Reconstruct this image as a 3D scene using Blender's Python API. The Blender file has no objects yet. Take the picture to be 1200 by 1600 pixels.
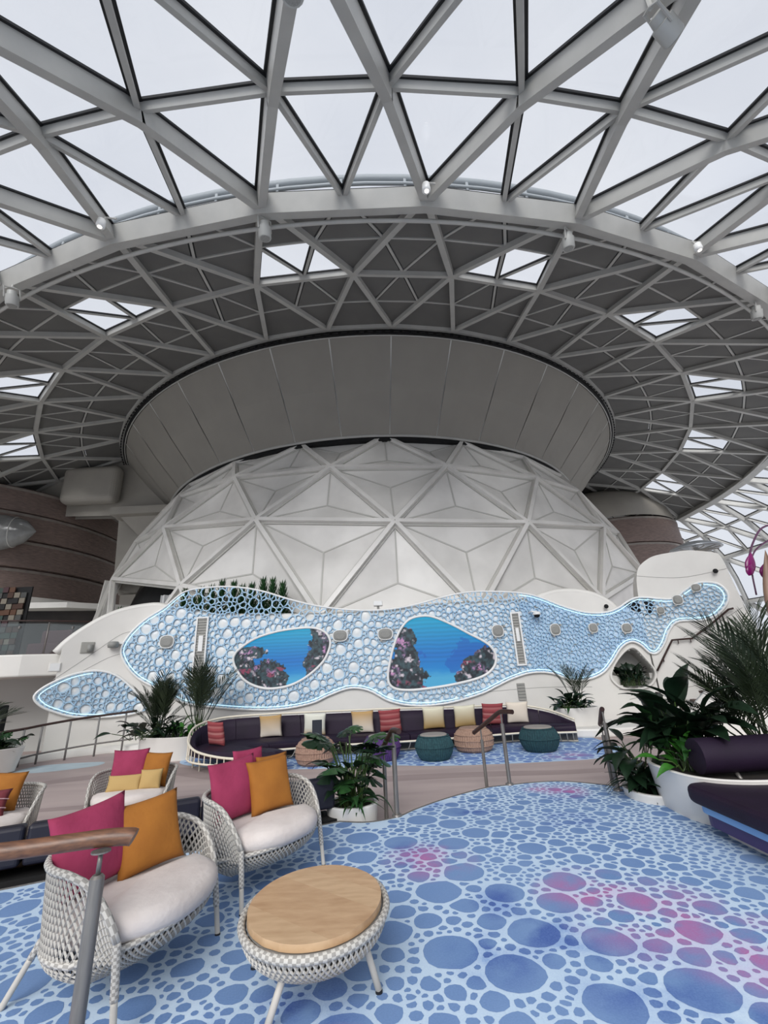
import bpy, math, random
import numpy as np
from math import sin, cos, pi, radians, hypot, atan2, sqrt
from mathutils import Vector, Matrix
S = bpy.context.scene
COL = S.collection
random.seed(7)
RNG = np.random.default_rng(11)

# ------------------------------------------------------------------ camera
EYE = 1.70
F_PX, PITCH, ROLL = 684.9, 0.3458, -0.051
cam = bpy.data.cameras.new('camera')
cam.sensor_fit = 'VERTICAL'; cam.sensor_height = 36.0; cam.sensor_width = 27.0
cam.lens = 36.0 * F_PX / 1600.0
cam.clip_end = 500
camo = bpy.data.objects.new('camera', cam); COL.objects.link(camo)
fw = Vector((0, cos(PITCH), sin(PITCH))); up0 = Vector((0, -sin(PITCH), cos(PITCH))); rt0 = Vector((1, 0, 0))
rt = cos(ROLL) * rt0 + sin(ROLL) * up0
up = -sin(ROLL) * rt0 + cos(ROLL) * up0
camo.matrix_world = Matrix(((rt.x, up.x, -fw.x, 0), (rt.y, up.y, -fw.y, 0), (rt.z, up.z, -fw.z, EYE), (0, 0, 0, 1)))
S.camera = camo

# ------------------------------------------------------------------ sky, sun, exposure
W = bpy.data.worlds.new('overcast_sky'); S.world = W; W.use_nodes = True
nt = W.node_tree; nt.nodes.clear()
wo = nt.nodes.new('ShaderNodeOutputWorld'); bg = nt.nodes.new('ShaderNodeBackground')
tc = nt.nodes.new('ShaderNodeTexCoord'); no = nt.nodes.new('ShaderNodeTexNoise'); rp = nt.nodes.new('ShaderNodeValToRGB')
no.inputs['Scale'].default_value = 2.2; no.inputs['Detail'].default_value = 5
rp.color_ramp.elements[0].position = 0.30; rp.color_ramp.elements[0].color = (0.735, 0.765, 0.835, 1)
rp.color_ramp.elements[1].position = 0.68; rp.color_ramp.elements[1].color = (0.89, 0.905, 0.945, 1)
nt.links.new(tc.outputs['Generated'], no.inputs['Vector']); nt.links.new(no.outputs['Fac'], rp.inputs['Fac'])
nt.links.new(rp.outputs['Color'], bg.inputs['Color']); bg.inputs['Strength'].default_value = 1.0
nt.links.new(bg.outputs['Background'], wo.inputs['Surface'])
sun = bpy.data.lights.new('sun', 'SUN'); sun.energy = 3.1; sun.angle = radians(35); sun.color = (1.0, 0.97, 0.93)
suno = bpy.data.objects.new('sun', sun); COL.objects.link(suno)
suno.rotation_euler = Vector((0.16, 0.82, -0.55)).to_track_quat('-Z', 'Y').to_euler()
S.view_settings.view_transform = 'Standard'; S.view_settings.look = 'None'
S.view_settings.gamma = 1.0; S.view_settings.use_curve_mapping = False
S.view_settings.exposure = 0.0

# ------------------------------------------------------------------ helpers
def lin(c):
    return tuple(((x / 255) / 12.92 if x / 255 <= 0.04045 else ((x / 255 + 0.055) / 1.055) ** 2.4) for x in c) + (1,)

def M(name, col, rough=0.5, metal=0.0, col2=None, scale=8.0, bump=0.0, bscale=60.0, stretch=(1, 1, 1), lo=0.35, hi=0.65, detail=4, spec=0.5, wave=None, transl=0):
    m = bpy.data.materials.new(name); m.use_nodes = True
    n = m.node_tree.nodes; l = m.node_tree.links; p = n['Principled BSDF']
    p.inputs['Base Color'].default_value = lin(col); p.inputs['Roughness'].default_value = rough
    p.inputs['Metallic'].default_value = metal; p.inputs['Specular IOR Level'].default_value = spec
    t = n.new('ShaderNodeTexCoord'); mp = n.new('ShaderNodeMapping'); mp.inputs['Scale'].default_value = stretch
    l.new(t.outputs['Object'], mp.inputs['Vector'])
    if col2:
        if wave:
            x = n.new('ShaderNodeTexWave'); x.bands_direction = wave; x.inputs['Scale'].default_value = scale; x.inputs['Distortion'].default_value = detail
        else:
            x = n.new('ShaderNodeTexNoise'); x.inputs['Scale'].default_value = scale; x.inputs['Detail'].default_value = detail
        r = n.new('ShaderNodeValToRGB')
        r.color_ramp.elements[0].position = lo; r.color_ramp.elements[1].position = hi
        r.color_ramp.elements[0].color = lin(col); r.color_ramp.elements[1].color = lin(col2)
        l.new(mp.outputs[0], x.inputs['Vector']); l.new(x.outputs['Fac'], r.inputs['Fac']); l.new(r.outputs['Color'], p.inputs['Base Color'])
    if bump:
        x = n.new('ShaderNodeTexNoise'); x.inputs['Scale'].default_value = bscale; x.inputs['Detail'].default_value = 4
        b = n.new('ShaderNodeBump'); b.inputs['Strength'].default_value = bump; b.inputs['Distance'].default_value = 0.02
        l.new(mp.outputs[0], x.inputs['Vector']); l.new(x.outputs['Fac'], b.inputs['Height']); l.new(b.outputs['Normal'], p.inputs['Normal'])
    return m

def emis(name, col, st):
    m = bpy.data.materials.new(name); m.use_nodes = True
    p = m.node_tree.nodes['Principled BSDF']
    p.inputs['Base Color'].default_value = lin(col); p.inputs['Emission Color'].default_value = lin(col); p.inputs['Emission Strength'].default_value = st
    return m

def glassmat(name, tint, gloss=0.05, rough=0.03):
    m = bpy.data.materials.new(name); m.use_nodes = True
    n = m.node_tree.nodes; l = m.node_tree.links; n.remove(n['Principled BSDF'])
    t = n.new('ShaderNodeBsdfTransparent'); t.inputs['Color'].default_value = tint
    g = n.new('ShaderNodeBsdfGlossy'); g.inputs['Roughness'].default_value = rough
    x = n.new('ShaderNodeMixShader'); x.inputs[0].default_value = gloss
    l.new(t.outputs[0], x.inputs[1]); l.new(g.outputs[0], x.inputs[2]); l.new(x.outputs[0], n['Material Output'].inputs['Surface'])
    return m

ORG = {}
def tag(o, label=None, cat=None, group=None, kind=None):
    if label: o['label'] = label
    if cat: o['category'] = cat
    if group: o['group'] = group
    if kind: o['kind'] = kind
    return o

def thing(name, label=None, cat=None, loc=(0, 0, 0), group=None, kind=None):
    o = bpy.data.objects.new(name, None); COL.objects.link(o); o.location = loc
    o.empty_display_size = 0.1
    ORG[o] = Vector(loc)
    return tag(o, label, cat, group, kind)

def catmull(pts, n, closed=False):
    P = [Vector(p) for p in pts]; m = len(P); out = []
    segs = m if closed else m - 1
    for i in range(n if closed else n):
        t = i / n * segs if closed else i / (n - 1) * segs
        k = min(int(t), segs - 1); f = t - k
        g = (lambda j: P[j % m]) if closed else (lambda j: P[max(0, min(m - 1, j))])
        a, b, c, d = g(k - 1), g(k), g(k + 1), g(k + 2)
        out.append(0.5 * ((2 * b) + (c - a) * f + (2 * a - 5 * b + 4 * c - d) * f * f + (3 * b - a - 3 * c + d) * f ** 3))
    return out

class MB:
    def __init__(s): s.v = []; s.f = []; s.m = []
    def add(s, vs, fs, mi=0):
        o = len(s.v); s.v += [tuple(p) for p in vs]
        for f in fs: s.f.append(tuple(i + o for i in f)); s.m.append(mi)
        return s
    def box(s, c, size, rz=0.0, mi=0):
        x, y, z = [q / 2 for q in size]; R = Matrix.Rotation(rz, 3, 'Z'); c = Vector(c)
        vs = [c + R @ Vector((i * x, j * y, k * z)) for k in (-1, 1) for i, j in ((-1, -1), (1, -1), (1, 1), (-1, 1))]
        return s.add(vs, [(3, 2, 1, 0), (4, 5, 6, 7), (0, 1, 5, 4), (1, 2, 6, 5), (2, 3, 7, 6), (3, 0, 4, 7)], mi)
    def beam(s, p, q, w, h, upv, off=0.0, mi=0):
        p = Vector(p); q = Vector(q); d = (q - p).normalized(); upv = Vector(upv)
        sd = d.cross(upv).normalized(); u = sd.cross(d).normalized()
        vs = [b + sd * (i * w / 2) + u * (off + j) for b in (p, q) for i, j in ((-1, 0), (1, 0), (1, -h), (-1, -h))]
        return s.add(vs, [(0, 1, 2, 3), (7, 6, 5, 4), (0, 4, 5, 1), (1, 5, 6, 2), (2, 6, 7, 3), (3, 7, 4, 0)], mi)
    def tube(s, path, r, n=8, closed=False, mi=0, alt=None):
        P = [Vector(p) for p in path]; m = len(P); R = r if isinstance(r, (list, tuple)) else [r] * m
        T = []
        for i in range(m):
            a = P[(i - 1) % m] if closed else P[max(0, i - 1)]; b = P[(i + 1) % m] if closed else P[min(m - 1, i + 1)]
            T.append((b - a).normalized())
        x = Vector((0, 0, 1)) if abs(T[0].z) < 0.9 else Vector((1, 0, 0))
        nrm = (x - T[0] * x.dot(T[0])).normalized(); vs = []
        for i in range(m):
            nrm = (nrm - T[i] * nrm.dot(T[i])).normalized(); b = T[i].cross(nrm)
            for k in range(n):
                a = 2 * pi * k / n; vs.append(P[i] + (nrm * cos(a) + b * sin(a)) * R[i])
        o = len(s.v); s.v += [tuple(v) for v in vs]
        for i in range(m if closed else m - 1):
            j = (i + 1) % m
            for k in range(n):
                k2 = (k + 1) % n
                s.f.append((o + i * n + k, o + i * n + k2, o + j * n + k2, o + j * n + k))
                s.m.append(mi if alt is None else (mi if (i + (k % 2 if n > 4 else 0)) % 2 else alt))
        if not closed:
            s.f.append(tuple(o + k for k in reversed(range(n)))); s.m.append(mi)
            s.f.append(tuple(o + (m - 1) * n + k for k in range(n))); s.m.append(mi)
        return s
    def lathe(s, prof, n=32, c=(0, 0, 0), mi=0, sx=1.0, sy=1.0, a0=0.0, a1=2 * pi):
        full = abs(a1 - a0 - 2 * pi) < 1e-6; cols = n if full else n + 1
        o = len(s.v); m = len(prof)
        for i in range(cols):
            a = a0 + (a1 - a0) * i / n
            for r, z in prof: s.v.append((c[0] + r * cos(a) * sx, c[1] + r * sin(a) * sy, c[2] + z))
        for i in range(n):
            j = (i + 1) % cols
            for k in range(m - 1):
                s.f.append((o + i * m + k, o + j * m + k, o + j * m + k + 1, o + i * m + k + 1)); s.m.append(mi)
        return s
    def prism(s, poly, z0, z1, mi=0, mtop=None):
        n = len(poly); vs = [(x, y, z0) for x, y in poly] + [(x, y, z1) for x, y in poly]
        A = sum(poly[i][0] * poly[(i + 1) % n][1] - poly[(i + 1) % n][0] * poly[i][1] for i in range(n))
        o = len(s.v); s.v += vs; idx = range(n) if A > 0 else list(reversed(range(n)))
        idx = list(idx)
        s.f.append(tuple(o + n + i for i in idx)); s.m.append(mi if mtop is None else mtop)
        s.f.append(tuple(o + i for i in reversed(idx))); s.m.append(mi)
        for a in range(n):
            i, j = idx[a], idx[(a + 1) % n]
            s.f.append((o + i, o + j, o + n + j, o + n + i)); s.m.append(mi)
        return s
    def grid(s, P, cu=False, cv=False, mi=0):
        nu = len(P); nv = len(P[0]); o = len(s.v)
        for row in P: s.v += [tuple(p) for p in row]
        for i in range(nu if cu else nu - 1):
            for j in range(nv if cv else nv - 1):
                a, b = (i + 1) % nu, (j + 1) % nv
                s.f.append((o + i * nv + j, o + a * nv + j, o + a * nv + b, o + i * nv + b)); s.m.append(mi)
        return s
    def build(s, name, mats, parent=None, smooth=False, loc=None):
        if not isinstance(mats, (list, tuple)): mats = [mats]
        me = bpy.data.meshes.new(name)
        if parent is not None: off = ORG[parent]
        elif loc is not None: off = Vector(loc)
        else:
            a = np.array(s.v); off = Vector(((a[:, 0].min() + a[:, 0].max()) / 2, (a[:, 1].min() + a[:, 1].max()) / 2, a[:, 2].min()))
        me.from_pydata([(x - off.x, y - off.y, z - off.z) for x, y, z in s.v], [], s.f)
        for m in mats: me.materials.append(m)
        if len(mats) > 1: me.polygons.foreach_set('material_index', s.m)
        if smooth: me.polygons.foreach_set('use_smooth', [True] * len(me.polygons))
        me.update()
        o = bpy.data.objects.new(name, me); COL.objects.link(o)
        if parent is not None: o.parent = parent
        else: o.location = off
        ORG[o] = Vector(off)
        return o

def struct(o): o['kind'] = 'structure'; return o
def autosmooth(o, ang=35):
    m = o.modifiers.new('smooth', 'EDGE_SPLIT'); m.split_angle = radians(ang); return o
def bevel(o, w=0.01, n=2):
    m = o.modifiers.new('bevel', 'BEVEL'); m.width = w; m.segments = n; m.limit_method = 'ANGLE'; return o
def dup(o, parent=None, rotz=None, loc=None, mat=None):
    c = o.copy(); COL.objects.link(c); c.parent = parent
    if rotz is not None: c.rotation_euler = (0, 0, rotz)
    if loc is not None: c.location = loc
    if mat is not None: c.matrix_local = mat
    ORG[c] = ORG.get(o, Vector((0, 0, 0))); return c
def copy_tree(o, parent=None):
    c = o.copy(); COL.objects.link(c); c.parent = parent; ORG[c] = ORG.get(o, Vector((0, 0, 0)))
    for k in list(o.children): copy_tree(k, c)
    return c

def vnoise(x, y, seed=0):
    x = np.asarray(x, float); y = np.asarray(y, float)
    xi = np.floor(x).astype(int); yi = np.floor(y).astype(int); fx = x - xi; fy = y - yi
    fx = fx * fx * (3 - 2 * fx); fy = fy * fy * (3 - 2 * fy)
    def h(a, b):
        n = (a * 374761393 + b * 668265263 + seed * 974711) & 0x7fffffff
        n = ((n ^ (n >> 13)) * 1274126177) & 0x7fffffff
        return ((n ^ (n >> 16)) & 0xffff) / 65535.0
    return (h(xi, yi) * (1 - fx) + h(xi + 1, yi) * fx) * (1 - fy) + (h(xi, yi + 1) * (1 - fx) + h(xi + 1, yi + 1) * fx) * fy
def fbm(x, y, seed=0, o=4):
    t = 0; a = 0.5
    for k in range(o): t = t + a * vnoise(x * 2 ** k, y * 2 ** k, seed + k); a *= 0.5
    return t / (1 - 0.5 ** o)
def inside(poly, x, y):
    x = np.asarray(x, float); y = np.asarray(y, float); r = np.zeros(x.shape, bool); n = len(poly)
    for i in range(n):
        x0, y0 = poly[i]; x1, y1 = poly[(i + 1) % n]
        c = ((y0 > y) != (y1 > y)) & (x < (x1 - x0) * (y - y0) / ((y1 - y0) if y1 != y0 else 1e-9) + x0)
        r ^= c
    return r
def edge_dist(poly, x, y):
    """distance to polygon outline and nearest outline point"""
    x = np.asarray(x, float); y = np.asarray(y, float); D = np.full(x.shape, 1e9); NX = np.zeros(x.shape); NY = np.zeros(x.shape); n = len(poly)
    for i in range(n):
        ax, ay = poly[i]; bx, by = poly[(i + 1) % n]; dx, dy = bx - ax, by - ay
        t = np.clip(((x - ax) * dx + (y - ay) * dy) / (dx * dx + dy * dy + 1e-12), 0, 1)
        px, py = ax + t * dx, ay + t * dy; d = np.hypot(x - px, y - py); m = d < D
        D = np.where(m, d, D); NX = np.where(m, px, NX); NY = np.where(m, py, NY)
    return D, NX, NY
def darts(bbox, ok, levels, tight=0.92):
    """variable radius packing: levels = (rmin, rmax, tries, gate(x, y) or None)"""
    P = np.zeros((9000, 2)); R = np.zeros(9000); n = 0
    for r0, r1, tries, gate in levels:
        X = RNG.uniform(bbox[0], bbox[2], tries); Y = RNG.uniform(bbox[1], bbox[3], tries); rr = RNG.uniform(r0, r1, tries)
        m = ok(X, Y, rr)
        if gate is not None: m &= gate(X, Y)
        for x, y, r in zip(X[m], Y[m], rr[m]):
            if n and (np.hypot(P[:n, 0] - x, P[:n, 1] - y) < (R[:n] + r) * tight).any(): continue
            P[n] = (x, y); R[n] = r; n += 1
            if n >= 8999: break
    return P[:n].copy(), R[:n].copy()
def power_cells(P, R, upto=None, K=20):
    out = []; n = len(P)
    for i in range(n if upto is None else upto):
        d = np.hypot(P[:, 0] - P[i, 0], P[:, 1] - P[i, 1]); nb = np.argsort(d - R)[:K + 1]; L = R[i] * 2.2
        cx, cy = P[i]; poly = [(cx - L, cy - L), (cx + L, cy - L), (cx + L, cy + L), (cx - L, cy + L)]
        for j in nb:
            if j == i: continue
            D = d[j]
            if D < 1e-9: continue
            nx, ny = (P[j] - P[i]) / D; t = (D * D + R[i] ** 2 - R[j] ** 2) / (2 * D); new = []
            m = len(poly)
            for a in range(m):
                p, q = poly[a], poly[(a + 1) % m]
                sp = (p[0] - cx) * nx + (p[1] - cy) * ny - t; sq = (q[0] - cx) * nx + (q[1] - cy) * ny - t
                if sp <= 0: new.append(p)
                if (sp < 0) != (sq < 0) and sp != sq:
                    f = sp / (sp - sq); new.append((p[0] + (q[0] - p[0]) * f, p[1] + (q[1] - p[1]) * f))
            poly = new
            if len(poly) < 3: break
        out.append(poly if len(poly) >= 3 else None)
    return out
def round_cell(poly, gap, m=14, smooth=3):
    """inner rounded outline of a cell and the outer outline resampled at the same angles"""
    a = np.array(poly); c = a.mean(0)
    q = a.copy(); e = 0.0
    for _ in range(smooth):
        nx = np.roll(q, -1, 0); q = np.stack([q * 0.75 + nx * 0.25, q * 0.25 + nx * 0.75], 1).reshape(-1, 2)
    def at(pl, ang):
        p = pl - c; sg = np.roll(pl, -1, 0) - pl; dx, dy = np.cos(ang)[:, None], np.sin(ang)[:, None]
        den = dx * sg[:, 1] - dy * sg[:, 0]; den = np.where(abs(den) < 1e-12, 1e-12, den)
        t = (p[:, 0] * sg[:, 1] - p[:, 1] * sg[:, 0]) / den; u = (p[:, 0] * dy - p[:, 1] * dx) / den
        t = np.where((t > 0) & (u >= -1e-6) & (u <= 1 + 1e-6), t, 1e9); return t.min(1)
    ang = np.arange(m) * 2 * pi / m
    ro = at(a, ang); ri = at(q, ang); ro = np.where(ro > 1e8, 0, ro); ri = np.where(ri > 1e8, 0, ri)
    ri = np.maximum(np.minimum(ri, ro) - gap, ri * 0.35)
    d = np.stack([np.cos(ang), np.sin(ang)], 1)
    return c, c + d * ri[:, None], c + d * ro[:, None], ri.mean()

# ------------------------------------------------------------------ materials
WHITE = M('white_gloss_paint', (232, 229, 224), 0.34, col2=(214, 211, 206), scale=0.6)
WALLW = M('white_wall_panel', (226, 223, 217), 0.45, col2=(218, 215, 209), scale=0.8)
STEEL = M('pale_grey_steel', (182, 181, 176), 0.45, col2=(172, 171, 167), scale=1.5)
GASKET = M('black_gasket', (20, 21, 24), 0.6)
CEILP = M('grey_ceiling_panel', (104, 103, 100), 0.75, col2=(98, 97, 95), scale=0.9)
FUNN = M('grey_funnel_panel', (147, 143, 135), 0.7, col2=(141, 137, 130), scale=0.5)
GREYP = M('grey_bulkhead', (166, 161, 152), 0.6, col2=(158, 153, 145), scale=0.7)
LSEAM = M('light_seam', (196, 196, 192), 0.6)
SEAM = M('grey_seam', (192, 190, 184), 0.6)
BLACK = M('black_matt', (9, 9, 11), 0.8)
GLASS = glassmat('roof_glass', (0.955, 0.965, 0.98, 1), 0.04)
GLASS2 = glassmat('balustrade_glass', (0.80, 0.86, 0.86, 1), 0.08)
INOX = M('brushed_steel', (136, 132, 128), 0.45, .6, col2=(118, 115, 112), scale=40, stretch=(1, 1, .1))
DKRAIL = M('dark_wood_rail', (62, 40, 34), 0.4, col2=(48, 30, 26), scale=14)
# ================================================================== large structure
AX, AY = -0.826, 34.0          # vertical axis of the great dome
DL = 2 * pi / 40; PH = -0.1492
RW = [(18.4, 16.34), (22.41, 15.01), (26.48, 13.0), (31.8, 9.9), (36.0, 6.3), (38.8, 2.3), (39.8, -2.0)]
def ND(row, k):
    r, z = RW[row]; return Vector((r * sin(k * DL), -r * cos(k * DL), z))
def NUP(p): return (Vector(p) - Vector((0, 0, -38))).normalized()
def mid(a, b, bulge=0.0):
    m = (a + b) / 2; return m + NUP(m) * bulge

def roof_beam(a, b, w, h, bulge=0.0):
    q = MB(); pts = [a, mid(a, b, bulge), b] if bulge else [a, b]
    for p, r in zip(pts[:-1], pts[1:]):
        u = NUP((p + r) / 2); q.beam(p, r, w, h, u, -0.02, 0); q.beam(p, r, w + 0.11, 0.04, u, 0.0, 1)
    return q
def tri_panel(a, b, c, inset, th, up_off=0.0):
    cen = (a + b + c) / 3; P = []
    tri = [a, b, c]
    for i in range(3):
        p, q, r = tri[i], tri[(i + 1) % 3], tri[i - 1]
        d1 = (q - p).normalized(); d2 = (r - p).normalized(); s = d1.cross(d2).length
        P.append(p + (d1 + d2) * (inset / max(s, 0.15)))
    n = (P[1] - P[0]).cross(P[2] - P[0]).normalized()
    if n.z < 0: P = P[::-1]; n = -n
    u = n * up_off
    vs = [p + u for p in P] + [p + u - n * th for p in P]
    return MB().add(vs, [(0, 1, 2), (5, 4, 3), (0, 3, 4, 1), (1, 4, 5, 2), (2, 5, 3, 0)])
def quad_panel(P, inset, th):
    c = sum(P, Vector()) / len(P)
    P = [p + (c - p).normalized() * inset * 1.5 for p in P]
    n = (P[1] - P[0]).cross(P[2] - P[0]).normalized()
    if n.z < 0: P = P[::-1]; n = -n
    m = len(P); vs = list(P) + [p - n * th for p in P]
    fs = [tuple(range(m)), tuple(reversed(range(m, 2 * m)))] + [(i, i + m, (i + 1) % m + m, (i + 1) % m) for i in range(m)]
    return MB().add(vs, fs)

ceiling = struct(thing('ceiling', loc=(AX, AY, 0)))
skyroof = struct(thing('ceiling', loc=(AX, AY, 0)))
Z0 = Vector((0, 0, 0))
def tmpl(mb, name, mats, smooth=False):
    o = mb.build(name, mats, None, smooth, loc=(0, 0, 0)); return o
def place(o, parent, ks, off=0):
    """put a template part at every azimuth step in ks (turned about the dome's axis)"""
    first = True
    for k in ks:
        c = o if first else o.copy()
        if not first: COL.objects.link(c)
        c.parent = parent; c.location = (0, 0, 0); c.rotation_euler = (0, 0, k * DL + PH); first = False
    if first: bpy.data.objects.remove(o)

def band(inner, outer, inner_half, parent, ks, kind, pat, bw, bh, gw, gh, sub=True, bulge=0.0, skip=None):
    h = 0.5 if inner_half else 0.0; g = 0.5 - h
    # main beams from the inner node down to both outer neighbours, and the outer ring beam
    a = ND(inner, h)
    for o_ in (h - 0.5, h + 0.5):
        place(tmpl(roof_beam(a, ND(outer, o_), bw, bh, bulge), 'beam', [STEEL, GASKET]), parent, ks)
    place(tmpl(roof_beam(ND(outer, g), ND(outer, g + 1), bw, bh), 'ring_beam', [STEEL, GASKET]), parent, ks)
    # two triangles per step
    for apex, b0, b1, t in ((ND(outer, g), ND(inner, g - .5), ND(inner, g + .5), 1), (ND(inner, h), ND(outer, h - .5), ND(outer, h + .5), 2)):
        m0 = mid(apex, b0, bulge); m1 = mid(apex, b1, bulge); mb = mid(b0, b1)
        for_ks = list(ks); pm = CEILP if kind == 'solid' else GLASS; nm = 'ceiling_panel' if kind == 'solid' else 'pane'
        th = 0.06 if kind == 'solid' else 0.03; ins = 0.085 if kind == 'solid' else 0.05
        if not sub:
            place(tmpl(tri_panel(apex, b0, b1, ins, th), nm, pm), parent, for_ks); continue
        if pat == 'trap' and t == 1:
            place(tmpl(tri_panel(apex, m0, m1, ins, th), nm, pm), parent, for_ks)
            place(tmpl(quad_panel([m0, m1, b1, b0], ins, th), nm, pm), parent, for_ks)
            bars = [(m0, m1)]
        else:
            bars = [(m0, m1), (m0, mb), (m1, mb)]
            tris = [(apex, m0, m1), (m0, b0, mb), (m1, mb, b1), (m0, mb, m1)]
            for i, tr in enumerate(tris):
                if skip and t == 1 and i > 0:
                    place(tmpl(tri_panel(*tr, ins, th), nm, pm), parent, [k for k in for_ks if k % 2])
                    place(tmpl(tri_panel(*tr, 0.07, 0.03), 'skylight_pane', GLASS), parent, [k for k in for_ks if k % 2 == 0])
                else:
                    place(tmpl(tri_panel(*tr, ins, th), nm, pm), parent, for_ks)
        for p, q in bars:
            place(tmpl(roof_beam(p, q, gw, gh), 'glazing_bar', [STEEL, GASKET]), parent, for_ks)

KS = range(-9, 14)
# inner solid band, outer solid band with a skylight in every second triangle
band(0, 1, True, ceiling, range(-8, 13), 'solid', 'trap', 0.18, 0.20, 0.08, 0.06)
band(1, 2, False, ceiling, range(-8, 13), 'solid', 'full', 0.19, 0.22, 0.085, 0.06, skip=True)
place(tmpl(roof_beam(ND(0, -.5), ND(0, .5), 0.22, 0.20), 'ring_beam', [STEEL, GASKET]), ceiling, range(-8, 13))
# glazed bands running down to the deck edge
band(2, 3, True, skyroof, range(-6, 14), 'glass', 'full', 0.19, 0.36, 0.10, 0.16, bulge=0.28)
band(3, 4, False, skyroof, range(-4, 15), 'glass', 'full', 0.20, 0.36, 0.10, 0.16, sub=False, bulge=0.2)
band(4, 5, True, skyroof, range(3, 15), 'glass', 'full', 0.20, 0.36, 0.10, 0.16, sub=False)
# closed rear of the dome (out of view behind the white sphere)
q = MB(); q.lathe([(18.4, 16.4), (22.4, 15.06), (26.5, 13.05), (26.6, 6), (26.6, -1)], 40, (0, 0, 0), a0=radians(25), a1=radians(190))
o = q.build('ceiling', GREYP, None, loc=(0, 0, 0)); o.location = (AX, AY, 0); o.rotation_euler = (0, 0, radians(0)); struct(o)

# deep ring beam face, inner ring pipe, outer gutter with brackets
q = MB()
for k in range(-6, 12):
    a, b = ND(2, k - .5), ND(2, k + .5); q.beam(a, b, 0.34, 0.46, NUP((a + b) / 2), -0.03)
o = q.build('ring_beam', STEEL, None, loc=(0, 0, 0)); o.location = (0, 0, 0); o.parent = ceiling; o.rotation_euler = (0, 0, PH)
o['label'] = 'deep pale ring beam'
q = MB(); q.tube([(25.92 * sin(a), -25.92 * cos(a), 12.62) for a in np.arange(-1.35, 1.75, 0.03)], 0.055, 8)
o = q.build('conduit', STEEL, None, True, loc=(0, 0, 0)); o.parent = ceiling; o.rotation_euler = (0, 0, PH)
q = MB(); q.tube([(25.9 * sin(a), -25.9 * cos(a), 14.22) for a in np.arange(-1.1, 1.3, 0.04)], 0.12, 8)
for i, a in enumerate(np.arange(-1.1, 1.3, 0.066)):
    r = 25.95; q.box((r * sin(a), -r * cos(a), 13.93), (0.07, 0.07, 0.40), a)
q.tube([(25.98 * sin(a), -25.98 * cos(a), 13.93) for a in np.arange(-1.1, 1.3, 0.04)], 0.05, 6)
o = q.build('gutter', M('weathered_grey', (150, 156, 160), 0.6), None, True, loc=(0, 0, 0)); o.parent = skyroof; o.rotation_euler = (0, 0, PH)

# ------------------------------------------------------------------ funnel between ceiling and white sphere
funnel = struct(thing('ceiling', loc=(AX, AY, 0)))
r0, z0, r1, z1 = 15.0, 12.55, 18.0, 16.0
q = MB(); n = 4; P = []
for i in range(n + 1):
    a = -DL / 2 + 0.0015 + (DL - 0.003) * i / n
    P.append([(r * sin(a), -r * cos(a), z) for r, z in ((r0, z0), (16.5, 14.27), (r1, z1), (r1 + .06, z1 - .0), (16.6, 14.2), (r0 + .06, z0 - .05))])
q.grid(P); place(tmpl(q, 'funnel_panel', FUNN), funnel, range(-10, 14), 0)
q = MB()
for k in range(-10, 14):
    a = (k - .5) * DL; d0 = (sin(a), -cos(a))
    q.beam((r0 * d0[0], r0 * d0[1], z0), (r1 * d0[0], r1 * d0[1], z1), 0.06, 0.07, (d0[0], d0[1], -0.9), 0.065)
o = q.build('panel_seams', LSEAM, None, loc=(0, 0, 0)); o.parent = funnel; o.rotation_euler = (0, 0, PH)
q = MB(); q.lathe([(17.9, 15.96), (18.22, 15.96), (18.22, 16.3), (17.9, 16.3)], 120); q.lathe([(14.7, 12.50), (15.0, 12.50), (15.0, 12.3), (14.7, 12.3)], 120)
o = q.build('shadow_gap', BLACK, None, loc=(0, 0, 0)); o.parent = funnel
q = MB(); q.tube([(15.06 * sin(a), -15.06 * cos(a), 12.52) for a in np.arange(0, 2 * pi, 0.04)], 0.075, 6, True)
q.tube([(18.1 * sin(a), -18.1 * cos(a), 15.93) for a in np.arange(0, 2 * pi, 0.04)], 0.035, 6, True)
o = q.build('funnel_rim', STEEL, None, True, loc=(0, 0, 0)); o.parent = funnel
q = MB()
for i in range(46):
    a0 = -1.5 + i * 0.067; a1 = a0 + 0.048
    q.grid([[(r * sin(a), -r * cos(a), z) for r, z in ((15.13, 12.66), (15.24, 12.79))] for a in np.linspace(a0, a1, 4)])
o = q.build('slot_vent', BLACK, None, loc=(0, 0, 0)); o.parent = funnel
q = MB()
for i in range(150):
    a = -1.6 + i * 0.0215; r = 18.33
    q.box((r * sin(a), -r * cos(a), 15.96), (0.24, 0.07, 0.05), a)
o = q.build('slot_vent', BLACK, None, loc=(0, 0, 0)); o.parent = ceiling; o['kind'] = 'stuff'

# ------------------------------------------------------------------ white faceted sphere
DC = Vector((-0.8, 34.0, 1.25)); DR = 18.55
def SP(az, el, r=DR):
    az, el = radians(az), radians(el); return DC + Vector((r * cos(el) * sin(az), -r * cos(el) * cos(az), r * sin(el)))
T_ = {-3: (-43, 36), -2: (-27.5, 36.5), -1: (-12.3, 37.3), 0: (3.9, 37.8), 1: (19.6, 37.2), 2: (34.5, 36), 3: (49, 35.5)}
B_ = {-3.5: (-55, 33.5), -2.5: (-40.6, 32.1), -1.5: (-23.6, 31.1), -.5: (-5.3, 29.4), .5: (13.3, 29.1), 1.5: (31.5, 29.2), 2.5: (47.5, 30.5), 3.5: (61, 32)}
A_ = {-4: (-64, 27), -3: (-51.8, 25.2), -2: (-35.4, 23.6), -1: (-15.1, 20.7), 0: (3.9, 18.6), 1: (22.9, 18.9), 2: (43.0, 21.2), 3: (58.5, 23.5), 4: (71, 26)}
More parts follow.
